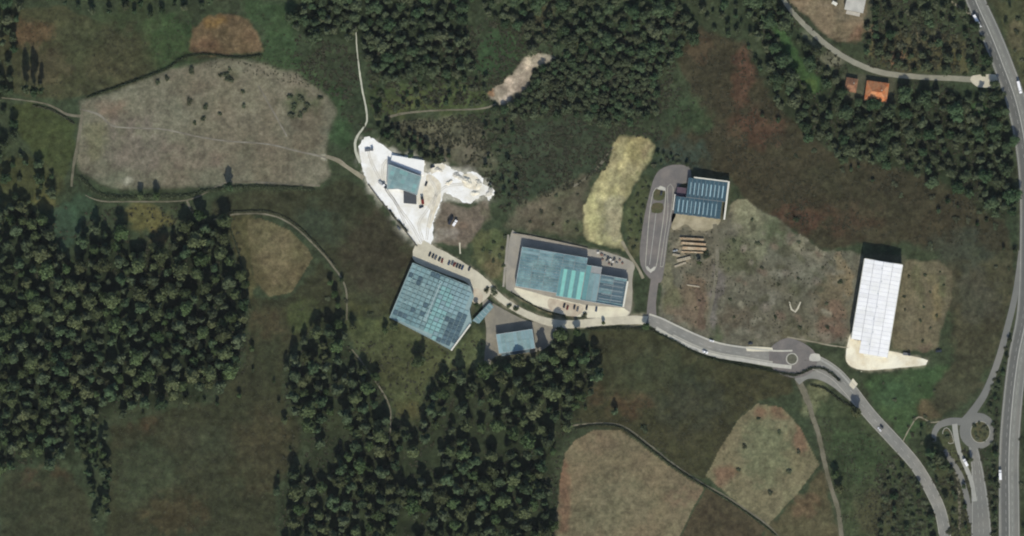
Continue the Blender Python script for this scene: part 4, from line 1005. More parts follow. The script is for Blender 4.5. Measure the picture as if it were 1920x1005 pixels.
heap(858, 330, 4.0, 1.8, gravel_grey, "grey gravel heap in the middle of the white yard's right lobe", 1)
heap(876, 340, 5.0, 2.4, gravel, "largest cream gravel heap on the right lobe of the white yard", 2)
heap(897, 345, 4.2, 2.0, gravel, "cream gravel heap at the far right of the white yard", 3)
heap(918, 360, 4.0, 1.8, gravel_grey, "grey gravel heap at the right tip of the white yard", 4)
heap(842, 342, 3.0, 1.4, gravel, "small cream gravel heap left of the grey one on the white yard", 5)
heap(890, 362, 3.4, 1.5, gravel, "cream gravel heap at the lower rim of the white yard's right lobe", 6)
heap(822, 318, 3.0, 1.4, gravel_grey, "grey gravel heap at the upper rim of the white yard", 7)
# ------------------------------------------------------------------ yard goods
timber = surf("sawn_timber", (182, 156, 124), 0.9, .16, .5, .1, (198, 182, 154), .3, objvar=.16)
timber_grey = surf("weathered_timber", (176, 166, 144), 0.9, .14, .5, .1, objvar=.12)
def plank_stack(x, y, ang, length, label, mat, rows=4, layers=3):
    e = empty("timber_stack", W(x, y, 0.02), -R(ang)); tag(e, label, "timber stack")
    for b in (-length * .35, length * .35): box(e, "bearer", b - .5, b + .5, -rows * .7, rows * .7, 0.0, 0.25, timber_grey)
    for l in range(layers):
        for k in range(rows):
            off = rng.uniform(-1, 1)
            box(e, "plank", -length / 2 + off, length / 2 + off, (k - rows / 2) * 1.3 + .08, (k - rows / 2 + 1) * 1.3 - .08, .26 + l * .42, .64 + l * .42, mat)
    return e
plank_stack(1297, 448, 3, 44, "long orange brown timber stack nearest the dark blue hall", timber, 3, 4)
plank_stack(1300, 457, 4, 46, "second long orange brown timber stack counted from the dark blue hall", timber, 3, 4)
plank_stack(1302, 466, 3, 44, "third long orange brown timber stack counted from the dark blue hall", timber, 4, 3)
plank_stack(1298, 473, 2, 40, "lowest long orange brown timber stack below the dark blue hall", timber, 2, 2)
plank_stack(1282, 486, -14, 26, "pale timber stack left below the orange brown ones", timber_grey, 4, 3)
plank_stack(1276, 496, -20, 22, "lowest pale timber stack on the waste ground", timber_grey, 3, 2)
plank_stack(1268, 478, 10, 14, "short pale timber stack beside the car park", timber_grey, 3, 3)
plank_stack(1300, 536, 8, 24, "faded timber stack lying alone on the waste ground below the others", timber_grey, 2, 1)
crate_mats = [surf("crate_white", (214, 210, 200), .8, .08), surf("crate_dark", (58, 60, 64), .8, .08), surf("crate_brown", (132, 104, 92), .8, .1), surf("crate_grey", (150, 148, 142), .8, .08)]
spots = [(1121, 474, 0), (1128, 478, 2), (1134, 481, 3), (1140, 484, 1), (1145, 487, 0), (1149, 491, 0), (1142, 495, 2), (1147, 497, 1), (1138, 490, 3), (1152, 486, 1), (1156, 494, 3), (1162, 488, 2), (1130, 487, 2), (1167, 494, 2)]
names = ["white", "black", "brown", "grey"]; nth = {}
order = ["leftmost", "next", "middle", "far", "rightmost", "last"]
spots.sort()
for i, (x, y, c) in enumerate(spots):
    nth[c] = nth.get(c, 0) + 1
    e = empty("crate", W(x, y, 0.05), R(rng.uniform(-40, 40)))
    tag(e, "%s crate, %s from the left in the clutter behind the turquoise striped hall" % (names[c], ORD[i]), "crate", "crates behind the turquoise striped hall")
    s = rng.uniform(1.5, 2.6)
    box(e, "base", -s, s, -s * .8, s * .8, 0, .15, crate_mats[2]); box(e, "side", -s * .96, s * .96, -s * .76, s * .76, .16, 1.3, crate_mats[c]); box(e, "lid", -s, s, -s * .8, s * .8, 1.31, 1.42, crate_mats[c])
# boundary walls
def wall_line(label, pts, w, h, mat, z0=-0.4):
    e = ribbon("boundary_wall", [(x, y, w) for x, y in pts], h, mat, drop=h - z0)
    return tag(e, label, "wall")
wall_line("low pale wall behind the turquoise striped hall", [(962, 438), (985, 441), (1040, 452), (1102, 466)], 1.4, 1.3, surf("low_wall", (150, 142, 128), .9, .1))
wall_line("low dark retaining wall along the left edge of the white yard", [(690, 345), (715, 378), (745, 415), (775, 452), (782, 462)], 1.6, 0.9, surf("dark_wall", (92, 90, 82), .9, .1))
# ------------------------------------------------------------------ trees and shrubs
bark = surf("bark", (92, 80, 66), 0.95, .2, 1.5, .15)
leaf_round = foliage("leaves_mid_green", (0.074, 0.118, 0.050), (0.108, 0.122, 0.062))
leaf_dark = foliage("needles_dark_green", (0.062, 0.102, 0.052), (0.094, 0.116, 0.068))
leaf_young = foliage("leaves_fresh_green", (0.060, 0.100, 0.050), (0.092, 0.108, 0.062))
leaf_spread = foliage("leaves_deep_green", (0.060, 0.104, 0.052), (0.104, 0.118, 0.068))
leaf_shrub = foliage("shrub_leaves", (0.066, 0.086, 0.048), (0.092, 0.098, 0.062))

def crown(seed, kind, n):
    r = np.random.default_rng(seed)
    if kind == "round":   H0, H1, RAD, NL = 0.32, 1.0, 0.37, 17
    elif kind == "tall":  H0, H1, RAD, NL = 0.25, 1.0, 0.29, 16
    elif kind == "spread": H0, H1, RAD, NL = 0.24, 1.0, 0.44, 16
    elif kind == "young": H0, H1, RAD, NL = 0.20, 1.0, 0.42, 10
    else:                 H0, H1, RAD, NL = 0.02, 1.0, 0.85, 8
    lob = []
    for k in range(NL):
        t = (k + r.random()) / NL
        z = H0 + (H1 - H0) * (0.10 + 0.78 * t)
        if kind == "tall": prof = (1 - t) ** 0.55 * 0.95 + 0.10
        else: prof = math.sin(math.pi * min(1, 0.22 + 0.72 * t)) ** 0.7
        rr = RAD * prof * math.sqrt(r.random()) * 0.78
        a = r.random() * 2 * math.pi + k * 2.4
        lr = RAD * r.uniform(0.30, 0.48) * (0.75 if kind == "tall" else 1.0) * (0.75 + 0.4 * prof)
        lob.append((rr * math.cos(a), rr * math.sin(a), z, lr))
    V, F = [], []
    ico = [(0, 0, 1), (.89, 0, .45), (.28, .85, .45), (-.72, .53, .45), (-.72, -.53, .45), (.28, -.85, .45), (.72, .53, -.45), (-.28, .85, -.45), (-.89, 0, -.45), (-.28, -.85, -.45), (.72, -.53, -.45), (0, 0, -1)]
    icf = [(0, 1, 2), (0, 2, 3), (0, 3, 4), (0, 4, 5), (0, 5, 1), (1, 6, 2), (2, 7, 3), (3, 8, 4), (4, 9, 5), (5, 10, 1), (2, 6, 7), (3, 7, 8), (4, 8, 9), (5, 9, 10), (1, 10, 6), (11, 7, 6), (11, 8, 7), (11, 9, 8), (11, 10, 9), (11, 6, 10)]
    for x, y, z, lr in lob:
        o = len(V)
        for p in ico:
            k = lr * 0.66 * r.uniform(0.8, 1.1)
            V.append((x + p[0] * k, y + p[1] * k, z + p[2] * k * 0.8))
        F += [tuple(o + i for i in f) for f in icf]
    wts = np.array([l[3] ** 2 for l in lob]); wts /= wts.sum()
    for i in range(n):
        x, y, z, lr = lob[r.choice(NL, p=wts)]
        d = r.normal(size=3); d[2] += 0.35; d /= np.linalg.norm(d)
        p = np.array([x, y, z]) + d * lr * r.uniform(0.72, 1.12) * np.array([1, 1, 0.85])
        nn = d + r.normal(size=3) * 0.38; nn /= np.linalg.norm(nn)
        a = np.cross(nn, r.normal(size=3)); a /= np.linalg.norm(a); b = np.cross(nn, a)
        s = r.uniform(0.026, 0.054) * (1.7 if kind == "shrub" else 1.15 if kind == "young" else 1.0)
        o = len(V)
        for q, w in ((-1, -.7), (1, -.55), (.8, .7), (-.75, .6)): V.append(tuple(p + a * s * q + b * s * w))
        F.append((o, o + 1, o + 2, o + 3))
    me = bpy.data.meshes.new("crown")
    me.from_pydata(V, [], F); me.update()
    return me
def trunk(seed, kind):
    """tapered trunk with limbs, unit height tree"""
    r = random.Random(seed)
    V, F = [], []
    def limb(p, q, ra, rb, k=6):
        o = len(V)
        for (c, rad) in ((p, ra), (q, rb)):
            for i in range(k):
                a = 2 * math.pi * i / k
                V.append((c[0] + rad * math.cos(a), c[1] + rad * math.sin(a), c[2]))
        for i in range(k): F.append((o + i, o + (i + 1) % k, o + k + (i + 1) % k, o + k + i))
    if kind == "shrub":
        for i in range(4):
            a = r.random() * 6.28; limb((0, 0, -.05), (.25 * math.cos(a), .25 * math.sin(a), .5), .04, .02, 4)
    else:
        limb((0, 0, -.04), (.005, 0, .4), .024, .017); limb((.005, 0, .4), (0, .005, .86), .017, .005)
        for i in range(6):
            z = .32 + i * .08; a = i * 2.2 + r.random()
            l = .2 if kind != "tall" else .13
            limb((0, 0, z), (l * math.cos(a), l * math.sin(a), z + .1), .009, .003, 4)
    me = bpy.data.meshes.new("trunk"); me.from_pydata(V, [], F); me.update(); me.materials.append(bark)
    return me
PROTO = {}
for kind, mat, cnt, n in (("round", leaf_round, 7, 900), ("tall", leaf_dark, 6, 800), ("spread", leaf_spread, 5, 700), ("young", leaf_young, 4, 420), ("shrub", leaf_shrub, 4, 200)):
    PROTO[kind] = []
    for k in range(cnt):
        me = crown(100 * len(PROTO) + k, kind, n); me.materials.append(mat)
        PROTO[kind].append((me, trunk(k + 50, kind)))
NAME = {"round": "broadleaf_tree", "tall": "conifer_tree", "spread": "spreading_tree", "young": "young_tree", "shrub": "shrub"}
COUNT = {k: 0 for k in NAME}
def plant(kind, x, y, h, label, group=None, wide=1.0, cat=None):
    me, tr = PROTO[kind][rng.randrange(len(PROTO[kind]))]
    e = bpy.data.objects.new(NAME[kind], None)
    e.location = W(x, y, ground_z(x, y)); e.rotation_euler = (0, 0, rng.uniform(0, 6.28))
    w = wide * rng.uniform(0.88, 1.12) * (1.2 if kind == 'shrub' else 1.0)
    e.scale = (h * w, h * w, h * (0.55 if kind == 'shrub' else 1.0))
    link(e)
    tag(e, label, cat or ("shrub" if kind == "shrub" else "tree"), group)
    for nm, m_ in (("crown", me), ("trunk", tr)):
        link(bpy.data.objects.new("stem" if (nm == "trunk" and kind == "shrub") else nm, m_), e)
    COUNT[kind] += 1
    return e
gap_noise = fbm(55, 301, 3)
PLACED = []
BIG = {}                                   # trees of large groups, by kind
def free(x, y, d):
    return all((x - a) ** 2 + (y - b) ** 2 > d * d for a, b in PLACED if abs(x - a) < d and abs(y - b) < d)
def blocked(x, y, pad=0):
    i = min(max(int((y - gy[0]) / STEP + .5), 0), NY - 1); j = min(max(int((x - gx[0]) / STEP + .5), 0), NX - 1)
    return hard[i, j] > 0.02
hard = np.zeros((NY, NX))
for p in PAVED + BUILT:
    sl, m_ = mask_of(p, 0, 0); hard[sl] = np.maximum(hard[sl], m_)
for i, f in enumerate(FIELDS):
    if f[0] in ("bare_earth", "ploughed_field", "dry_field", "dirt_mound", "building_plot", "fallow_strip"): hard[cell_id == i + 1] = 1
for p in ([(1452, 45), (1476, 55), (1508, 115), (1548, 160), (1530, 178), (1498, 150), (1462, 85)], [(662, 40), (676, 40), (690, 150), (698, 222), (682, 222), (668, 130)], [(660, 240), (682, 240), (676, 310), (660, 300)], [(728, 208), (900, 196), (930, 190), (930, 204), (900, 214), (735, 228)]):
    sl, m_ = mask_of(p, 0, 0); hard[sl] = np.maximum(hard[sl], m_)
def scatter(poly, spacing, mix, group, labels, tries=None, density=1.0, limit=400, margin=8, fill=9, hardok=False, gaps=None, ragged=3):
    """mix: list of (kind, weight, hmin, hmax, wide)"""
    xs = [p[0] for p in poly]; ys = [p[1] for p in poly]
    area = abs(sum(a[0] * b[1] - b[0] * a[1] for a, b in zip(poly, poly[1:] + poly[:1]))) / 2
    wts = [m_[1] for m_ in mix]; n = 0; made = []
    per = area / spacing ** 2
    plan = [(1.12, 1.42, int(per * 1.6)), (0.92, 1.12, int(per * 4)), (0.72, 0.92, int(per * fill))] if density == 1 else [(0.8, 1.3, int(per * 9))]
    for f0, f1, cnt in plan:
      for _ in range(cnt):
        x, y = rng.uniform(min(xs), max(xs)), rng.uniform(min(ys), max(ys))
        if x < -margin or x > 1920 + margin or y < -margin or y > 1005 + margin + 20: continue
        wi, wj = min(NY - 1, max(0, int((y - gy[0]) / STEP))), min(NX - 1, max(0, int((x - gx[0]) / STEP)))
        if not pip(poly, x + ragged * (warp_x[wi, wj] + .7 * patch_noise[wi, wj]), y + ragged * (warp_y[wi, wj] - .7 * patch_noise[wi, wj])) or (blocked(x, y) and not hardok): continue
        if gaps and gap_noise[min(NY - 1, max(0, int((y - gy[0]) / STEP))), min(NX - 1, max(0, int((x - gx[0]) / STEP)))] < gaps: continue
        f = rng.uniform(f0, f1); d = spacing * f
        if not free(x, y, d): continue
        if density < 1 and rng.random() > density: PLACED.append((x, y)) if rng.random() < .3 else None; continue
        kind, _, h0, h1, wd = rng.choices(mix, wts)[0]
        made.append((x, y, plant(kind, x, y, h0 + (h1 - h0) * min(1, max(0, (f - .72) / .7 + rng.uniform(-.15, .15))), labels[kind], "%s %s" % (NAME[kind].replace("_", " ") + "s", group), wd), kind))
        PLACED.append((x, y)); n += 1
        if n >= limit: break
    for kind in sorted({m_[3] for m_ in made}):
        mine = sorted((m_ for m_ in made if m_[3] == kind), key=lambda m_: m_[0])
        if len(mine) == 1: continue
        if len(mine) <= 20:
            for k, m_ in enumerate(mine): m_[2]["label"] = "%s, %s from left" % (labels[kind], ORD[k])
        else:
            hs = sorted(m_[2].scale[2] for m_ in mine); h1_, h2_ = hs[len(hs) // 3], hs[2 * len(hs) // 3]
            x0, x1, y0, y1 = min(m_[0] for m_ in mine), max(m_[0] for m_ in mine), min(m_[1] for m_ in mine), max(m_[1] for m_ in mine)
            nx_ = 5 if len(mine) > 80 else 3
            cols = ["far left", "left", "middle", "right", "far right"] if nx_ == 5 else ["left", "middle", "right"]
            rows = ["top", "upper", "middle", "lower", "bottom"] if nx_ == 5 else ["upper", "middle", "lower"]
            for m_ in mine:
                cx_ = cols[min(nx_ - 1, int((m_[0] - x0) / (x1 - x0 + 1) * nx_))]; ry_ = rows[min(nx_ - 1, int((m_[1] - y0) / (y1 - y0 + 1) * nx_))]
                sz = "smaller" if m_[2].scale[2] < h1_ else "medium" if m_[2].scale[2] < h2_ else "larger"
                BIG.setdefault(kind, []).append(m_[2])
                m_[2]["label"] = "%s %s, %s %s part" % (sz, labels[kind].replace("small fresh", "fresh").replace(" crown", "").replace("narrow tall", "narrow"), ry_, cx_)
    return n
def lab(place, extra=""):
    return {"round": "rounded green tree crown %s" % place, "tall": "dark narrow tall tree %s" % place, "spread": "spreading green tree %s" % place, "young": "small fresh green tree %s" % place, "shrub": "dull green bush %s" % place}

# single trees first
SINGLE = [
 ("tall", 50, 168, 33, "tall dark tree on the left of the trio left of the upper meadow"),
 ("tall", 66, 172, 36, "tallest dark tree, middle of the trio left of the upper meadow"),
 ("tall", 80, 172, 24, "dark tree on the right of the trio left of the upper meadow"),
 ("tall", 429, 350, 16, "lone dark tree on the footpath at the lower edge of the bare plot"),
 ("round", 264, 368, 11, "left one of two trees on the lower edge of the bare plot"),
 ("round", 294, 367, 12, "right one of two trees on the lower edge of the bare plot"),
 ("round", 708, 220, 13, "dark tree at the top corner of the white yard beside the white path"),
 ("tall", 795, 672, 20, "tall dark tree just below the grid roofed hall"),
 ("round", 784, 680, 15, "round tree next to the tall one below the grid roofed hall"),
 ("round", 1212, 612, 9, "dark tree where the access road meets the kerbed road"),
 ("round", 1082, 622, 11, "dark tree on the lane bend below the turquoise striped hall"),
 ("round", 1131, 605, 5.5, "small dark tree between lane and forecourt of the turquoise striped hall"),
 ("shrub", 1094, 592, 4, "round bush at the forecourt edge of the turquoise striped hall"),
 ("round", 1603, 772, 13, "dark tree on the lower side of the curving road"),
 ("round", 1564, 890, 11, "upper tree of the pair beside the farm track"),
 ("round", 1572, 914, 13, "lower tree of the pair beside the farm track"),
 ("shrub", 1748, 462, 5, "dark bush behind the right corner of the white roofed warehouse"),
 ("tall", 1152, 772, 12, "lone dark tree on the olive meadow south of the kerbed road"),
 ("shrub", 1205, 806, 5, "bush on the track beside the beige field"),
 ("round", 740, 612, 11, "round tree left below the corner of the grid roofed hall"),
 ("round", 722, 620, 9, "smaller tree left of the round one near the grid roofed hall"),
 ("round", 662, 612, 10, "tree at the foot of the dark field by the footpath"),
 ("shrub", 694, 590, 3.6, "small bush at the lower edge of the dark field"),
 ("round", 620, 530, 9, "upper tree of the clump beside the winding footpath"),
 ("round", 628, 552, 10, "middle tree of the clump beside the winding footpath"),
 ("round", 634, 572, 9, "lowest tree of the clump beside the winding footpath"),
 ("shrub", 1845, 800, 3.5, "dark bush on the grassy island of the lower right roundabout"),
 ("shrub", 1832, 822, 3, "small bush at the lower rim of the grassy roundabout island"),
 ("shrub", 1777, 818, 3, "bush on the small pointed traffic island"),
 ("spread", 1866, 850, 9, "dark tree squeezed between the lower right roundabout and the motorway"),
 ("spread", 1818, 862, 7, "dark tree on the splitter wedge below the lower right roundabout"),
 ("spread", 1752, 840, 9, "dark tree just below the curved arm of the lower right roundabout"),
 ("shrub", 1492, 412, 4, "bush at the upper rim of the waste ground"),
 ("round", 1310, 492, 7, "low green tree beside the pale timber stacks"),
 ("shrub", 1322, 478, 4.5, "bush right of the orange brown timber stacks"),
 ("tall", 145, 840, 16, "dark tree standing apart at the lower left edge of the western wood"),
 ("shrub", 928, 548, 5, "bush between the dusty lane and the grid roofed hall"),
 ("shrub", 915, 545, 4, "smaller bush left of the one between lane and grid roofed hall"),
 ("round", 893, 572, 6, "small tree at the paved corner of the grid roofed hall"),
 ("shrub", 955, 572, 3.2, "left one of two bushes on the lower side of the dusty lane"),
 ("shrub", 968, 578, 3.6, "right one of two bushes on the lower side of the dusty lane"),
]
for k, x, y, h, l in SINGLE:
    plant(k, x, y, h, l, None, 0.55 if k == "tall" and h > 18 else 1.0); PLACED.append((x, y))
BF = sorted((1422, 1398, 1386, 1497, 1480, 1443, 1462))
for x, y, h in ((1422, 787, 2.6), (1398, 836, 2.8), (1386, 881, 3.0), (1497, 847, 2.8), (1480, 882, 3.2), (1443, 925, 3.0), (1462, 810, 2.4)):
    plant("shrub", x, y, h, "small dark bush, %s from the left on the five sided beige field" % ORD[BF.index(x)], "bushes on the five sided beige field"); PLACED.append((x, y))
for k, (x, y, h) in enumerate(sorted(((352, 190, 4), (386, 202, 3.4), (380, 222, 3), (458, 200, 3.2), (428, 152, 5), (424, 142, 4), (413, 140, 3), (360, 134, 4), (296, 155, 4), (312, 148, 3.2), (430, 130, 2.6), (545, 180, 4), (565, 184, 4), (578, 196, 3.4), (553, 200, 4), (572, 206, 3.4), (548, 214, 4), (600, 186, 3.4), (566, 216, 3.4), (412, 214, 2.6), (366, 230, 2.4), (455, 172, 2.6)))):
    plant("shrub", x, y, h, "scattered bush on the large pale bare plot, %s counted from the left" % (ORD + ["twenty first", "twenty second"])[k], "bushes on the bare plot"); PLACED.append((x, y))

# woods
scatter([(130, 795), (192, 795), (206, 860), (206, 965), (180, 975), (165, 900)], 17, [("tall", 2, 14, 19, .8), ("round", 1, 11, 15, .9)], "in the tongue at lower left", lab("in the narrow tongue of trees at lower left"))
scatter(WOODS["west"], 21.5, [("round", 5, 10, 21, 1.08), ("tall", 5, 12, 24, 1.12)], "of the western wood", lab("in the big left wood"), gaps=-.46, ragged=17)
scatter(WOODS["south"], 21.5, [("round", 5, 10, 21, 1.08), ("tall", 5, 12, 24, 1.12)], "of the southern wood", lab("in the bottom middle wood"), gaps=-.30, ragged=17)
scatter([(-20, 190), (20, 200), (40, 280), (100, 330), (110, 370), (60, 390), (-20, 400)], 22, [("spread", 5, 9, 14, 1.0), ("young", 3, 6, 9, 1)], "on the left edge", lab("at the left edge beside the small pasture"))
scatter([(-20, -20), (50, -20), (40, 40), (20, 120), (30, 180), (-20, 190)], 20, [("spread", 5, 9, 14, 1.0), ("tall", 2, 12, 16, .8)], "in the upper left corner", lab("in the upper left corner"))
scatter([(60, -20), (400, -20), (390, 12), (280, 30), (200, 22), (130, 26)], 20, [("spread", 4, 7, 11, 1.0), ("tall", 1, 10, 14, .8)], "along the top left", lab("along the top edge above the upper meadow"))
scatter(WOODS["north"], 17, [("spread", 5, 7, 13, 1.45), ("tall", 2, 9, 15, 1.3), ("young", 3, 4, 8, 1.65)], "of the northern wood", lab("in the top wood by the white path"), ragged=16)
scatter([(880, -20), (1260, -20), (1310, 60), (1260, 120), (1180, 130), (1090, 90), (1010, 80), (930, 40)], 17, [("spread", 4, 6, 13, 1.45), ("tall", 2, 9, 15, 1.3), ("young", 4, 4, 8, 1.65)], "along the top middle", lab("along the top edge above the pale clearing"), ragged=18)
scatter([(990, 160), (1010, 130), (1080, 95), (1180, 125), (1240, 140), (1230, 215), (1150, 240), (1060, 215), (960, 220), (915, 210), (940, 200)], 12.5, [("young", 5, 4, 8, 1.6), ("spread", 1, 6, 9, 1.4)], "of the dark thicket", lab("in the dark thicket by the pale clearing"), limit=230)
scatter([(700, 130), (900, 130), (930, 170), (900, 200), (700, 205), (690, 160)], 17, [("young", 5, 4, 7, 1.2), ("shrub", 5, 2.5, 5, 1.1)], "below the northern wood", lab("on the slope below the northern wood"), fill=5)
scatter([(715, 230), (780, 250), (850, 295), (830, 315), (770, 290), (720, 262), (694, 240)], 13, [("spread", 3, 6, 9, 1.0), ("young", 3, 5, 7, 1)], "behind the white yard", lab("on the bank behind the white yard"))
scatter([(905, 220), (960, 220), (980, 330), (950, 400), (910, 340)], 17, [("young", 4, 4, 7, 1.0), ("shrub", 3, 2.5, 4, 1)], "right of the white yard", lab("on the slope right of the white yard"))
scatter(WOODS["north_east"], 17.5, [("spread", 6, 6, 14, 1.45), ("tall", 2, 9, 15, 1.3), ("young", 3, 4, 8, 1.65)], "of the north eastern wood", lab("in the wood below the upper right lane"), ragged=16)
scatter([(1630, -20), (1790, -20), (1850, 80), (1858, 140), (1700, 132), (1650, 118), (1612, 92), (1632, 40)], 17, [("young", 5, 4, 8, 1.35), ("shrub", 3, 2.5, 5, 1.2), ("spread", 3, 6, 12, 1.25)], "above the upper right lane", lab("between the upper right lane and the motorway"))
scatter([(1290, -20), (1380, -20), (1430, 110), (1450, 180), (1400, 80), (1320, 50)], 18, [("young", 3, 4, 8, 1.1), ("spread", 3, 6, 12, 1)], "left of the upper right lane", lab("left of the upper right lane"))
scatter([(1862, -20), (1960, -20), (1960, 250), (1945, 260), (1920, 150)], 22, [("young", 3, 4, 7, 1.0), ("shrub", 4, 2.5, 4, 1)], "right of the motorway", lab("right of the motorway at the top"))
scatter([(1890, 420), (1905, 470), (1890, 560), (1850, 480)], 22, [("young", 3, 4, 6, 1.0), ("shrub", 4, 2, 3.5, 1)], "left of the motorway", lab("on the slope left of the motorway"), density=.7)
scatter([(1690, 850), (1715, 900), (1745, 960), (1750, 1030), (1650, 1030), (1650, 900)], 14, [("young", 4, 3, 6, 1.4), ("shrub", 4, 2.5, 4, 1.3), ("spread", 1, 6, 9, 1.2)], "left of the lower road end", lab("left of the curving road at the bottom right"))
scatter([(1740, 850), (1752, 830), (1775, 850), (1790, 900), (1796, 1030), (1782, 1030), (1760, 930), (1735, 880)], 17, [("young", 4, 4, 6.5, 1.0), ("shrub", 4, 2.5, 4, 1), ("spread", 1, 8, 10, 1)], "right of the curving road", lab("between the curving road and the link road"))
for x, y, h, wh in ((1744, 848, 14, "topmost"), (1758, 858, 15, "second from top"), (1768, 872, 12, "rightmost"), (1746, 872, 13, "bottom left")):
    plant("spread", x, y, h, "%s dark tree in the clump left of the lower right roundabout" % wh, "trees left of the lower right roundabout"); PLACED.append((x, y))
scatter([(1860, 850), (1870, 850), (1872, 1030), (1862, 1030), (1856, 920)], 14, [("young", 2, 4, 6, 1.0), ("shrub", 4, 2.5, 4, 1)], "between link road and motorway", lab("in the strip between link road and motorway"))
scatter([(1895, 590), (1890, 660), (1872, 740), (1866, 775), (1846, 775), (1868, 720), (1888, 640)], 14, [("shrub", 4, 2.2, 4, 1)], "between slip road and motorway", lab("in the wedge between slip road and motorway"))
scatter([(1905, 780), (1960, 780), (1960, 1030), (1918, 1030), (1914, 900)], 22, [("shrub", 4, 2.2, 4, 1), ("young", 1, 4, 6, 1)], "right of the lower motorway", lab("at the right edge beside the lower motorway"))
scatter([(1180, 380), (1210, 335), (1222, 355), (1200, 430), (1196, 480), (1176, 462)], 14, [("shrub", 4, 1.8, 3.2, 1), ("young", 1, 3.5, 5, 1)], "left of the car park", lab("on the bank left of the narrow car park"))
scatter([(1226, 286), (1290, 296), (1290, 308), (1250, 304), (1228, 318)], 12, [("young", 3, 4, 6, 1.0), ("shrub", 2, 2.5, 4, 1)], "above the car park", lab("above the top of the narrow car park"))
scatter([(930, 440), (952, 445), (945, 520), (915, 500), (905, 460)], 14, [("shrub", 4, 2, 3.4, 1)], "left of the striped hall", lab("on the slope left of the turquoise striped hall"), density=.7)
scatter([(1390, 400), (1480, 440), (1590, 500), (1580, 620), (1480, 630), (1360, 620), (1360, 440)], 40, [("shrub", 1, 1.2, 2.2, 1.5)], "on the waste ground", lab("on the patchy waste ground"), density=.6)
scatter([(1700, 500), (1775, 500), (1770, 580), (1750, 640), (1690, 640)], 26, [("shrub", 1, 1.4, 2.4, 1)], "right of the white warehouse", lab("on the tan ground right of the white warehouse"), density=.6)
scatter([(1630, 720), (1730, 700), (1760, 740), (1700, 810), (1660, 770)], 26, [("shrub", 1, 1.6, 3, 1)], "below the ivory forecourt", lab("on the green slope below the ivory forecourt"), density=.6)
scatter([(1000, 360), (1090, 340), (1090, 440), (990, 425)], 24, [("shrub", 1, 1.6, 3, 1)], "left of the yellow slope", lab("on the brown slope left of the yellow earth"), density=.6)
scatter([(1440, 205), (1540, 282), (1740, 345), (1890, 430), (1890, 460), (1740, 385), (1600, 335), (1480, 285), (1420, 220)], 17, [("young", 3, 3, 6, 1.3), ("shrub", 4, 2.2, 4, 1.3)], "thinning out below the north eastern wood", lab("thinning out onto the heath, upper right"), density=.6, ragged=10)
scatter([(455, 560), (480, 560), (500, 700), (470, 740), (300, 790), (210, 790), (210, 770), (380, 750), (445, 710)], 24, [("round", 3, 5, 11, 1.0), ("young", 3, 3.5, 6, 1.1)], "straggling off the western wood", lab("straggling off the big left wood"), density=.55)
scatter([(560, 590), (620, 585), (600, 615), (545, 660), (525, 740), (555, 800), (560, 860), (520, 900), (500, 890), (540, 840), (510, 740), (530, 650)], 22, [("round", 3, 5, 11, 1.0), ("young", 3, 3.5, 6, 1.1)], "straggling off the southern wood", lab("left of the bottom wood"), density=.55)
scatter([(1100, 640), (1140, 680), (1130, 760), (1075, 800), (1060, 800), (1105, 750), (1128, 690)], 20, [("round", 3, 5, 11, 1.0), ("young", 3, 3.5, 6, 1.1)], "right of the southern wood", lab("right of the bottom wood"), density=.6)
scatter([(640, 510), (655, 540), (650, 600), (610, 610), (600, 560)], 18, [("spread", 3, 5, 9, 1.0), ("shrub", 3, 2.5, 4, 1.1)], "beside the winding footpath", lab("beside the lower end of the winding footpath"), density=.7)
scatter([(1700, 790), (1745, 770), (1760, 785), (1745, 850), (1720, 840)], 16, [("shrub", 4, 2, 4, 1.1), ("young", 2, 4, 6, 1)], "left of the lower roundabout", lab("on the verge left of the lower right roundabout"), density=.8)
scatter([(1845, 730), (1885, 660), (1880, 720), (1862, 780), (1850, 775)], 12, [("shrub", 4, 2, 4, 1.1)], "above the lower roundabout", lab("on the verge above the lower right roundabout"))
scatter([(1860, 785), (1872, 780), (1870, 850), (1860, 850)], 10, [("shrub", 4, 2, 4, 1.1)], "right of the lower roundabout", lab("on the verge right of the lower right roundabout"))
scatter([(1825, 792), (1850, 792), (1852, 828), (1826, 828)], 9, [("shrub", 4, 1.5, 3, 1.1)], "on the roundabout island", lab("on the lower right roundabout island"), density=.7, hardok=True)
JV = sorted(((1782, 880), (1786, 905), (1790, 930), (1786, 960), (1792, 985), (1806, 912), (1808, 950), (1811, 988), (1862, 880), (1866, 905), (1864, 935), (1866, 960), (1865, 985), (1880, 700), (1872, 722), (1866, 746), (1858, 765), (1888, 668), (1893, 638), (1741, 860)))
for k, (x, y) in enumerate(JV):
    plant("young", x, y, rng.uniform(3.5, 6.0), "leafy young tree on the verges of the lower right junction, %s counted from the left" % ORD[k], "young trees on the verges of the lower right junction", 1.25); PLACED.append((x, y))
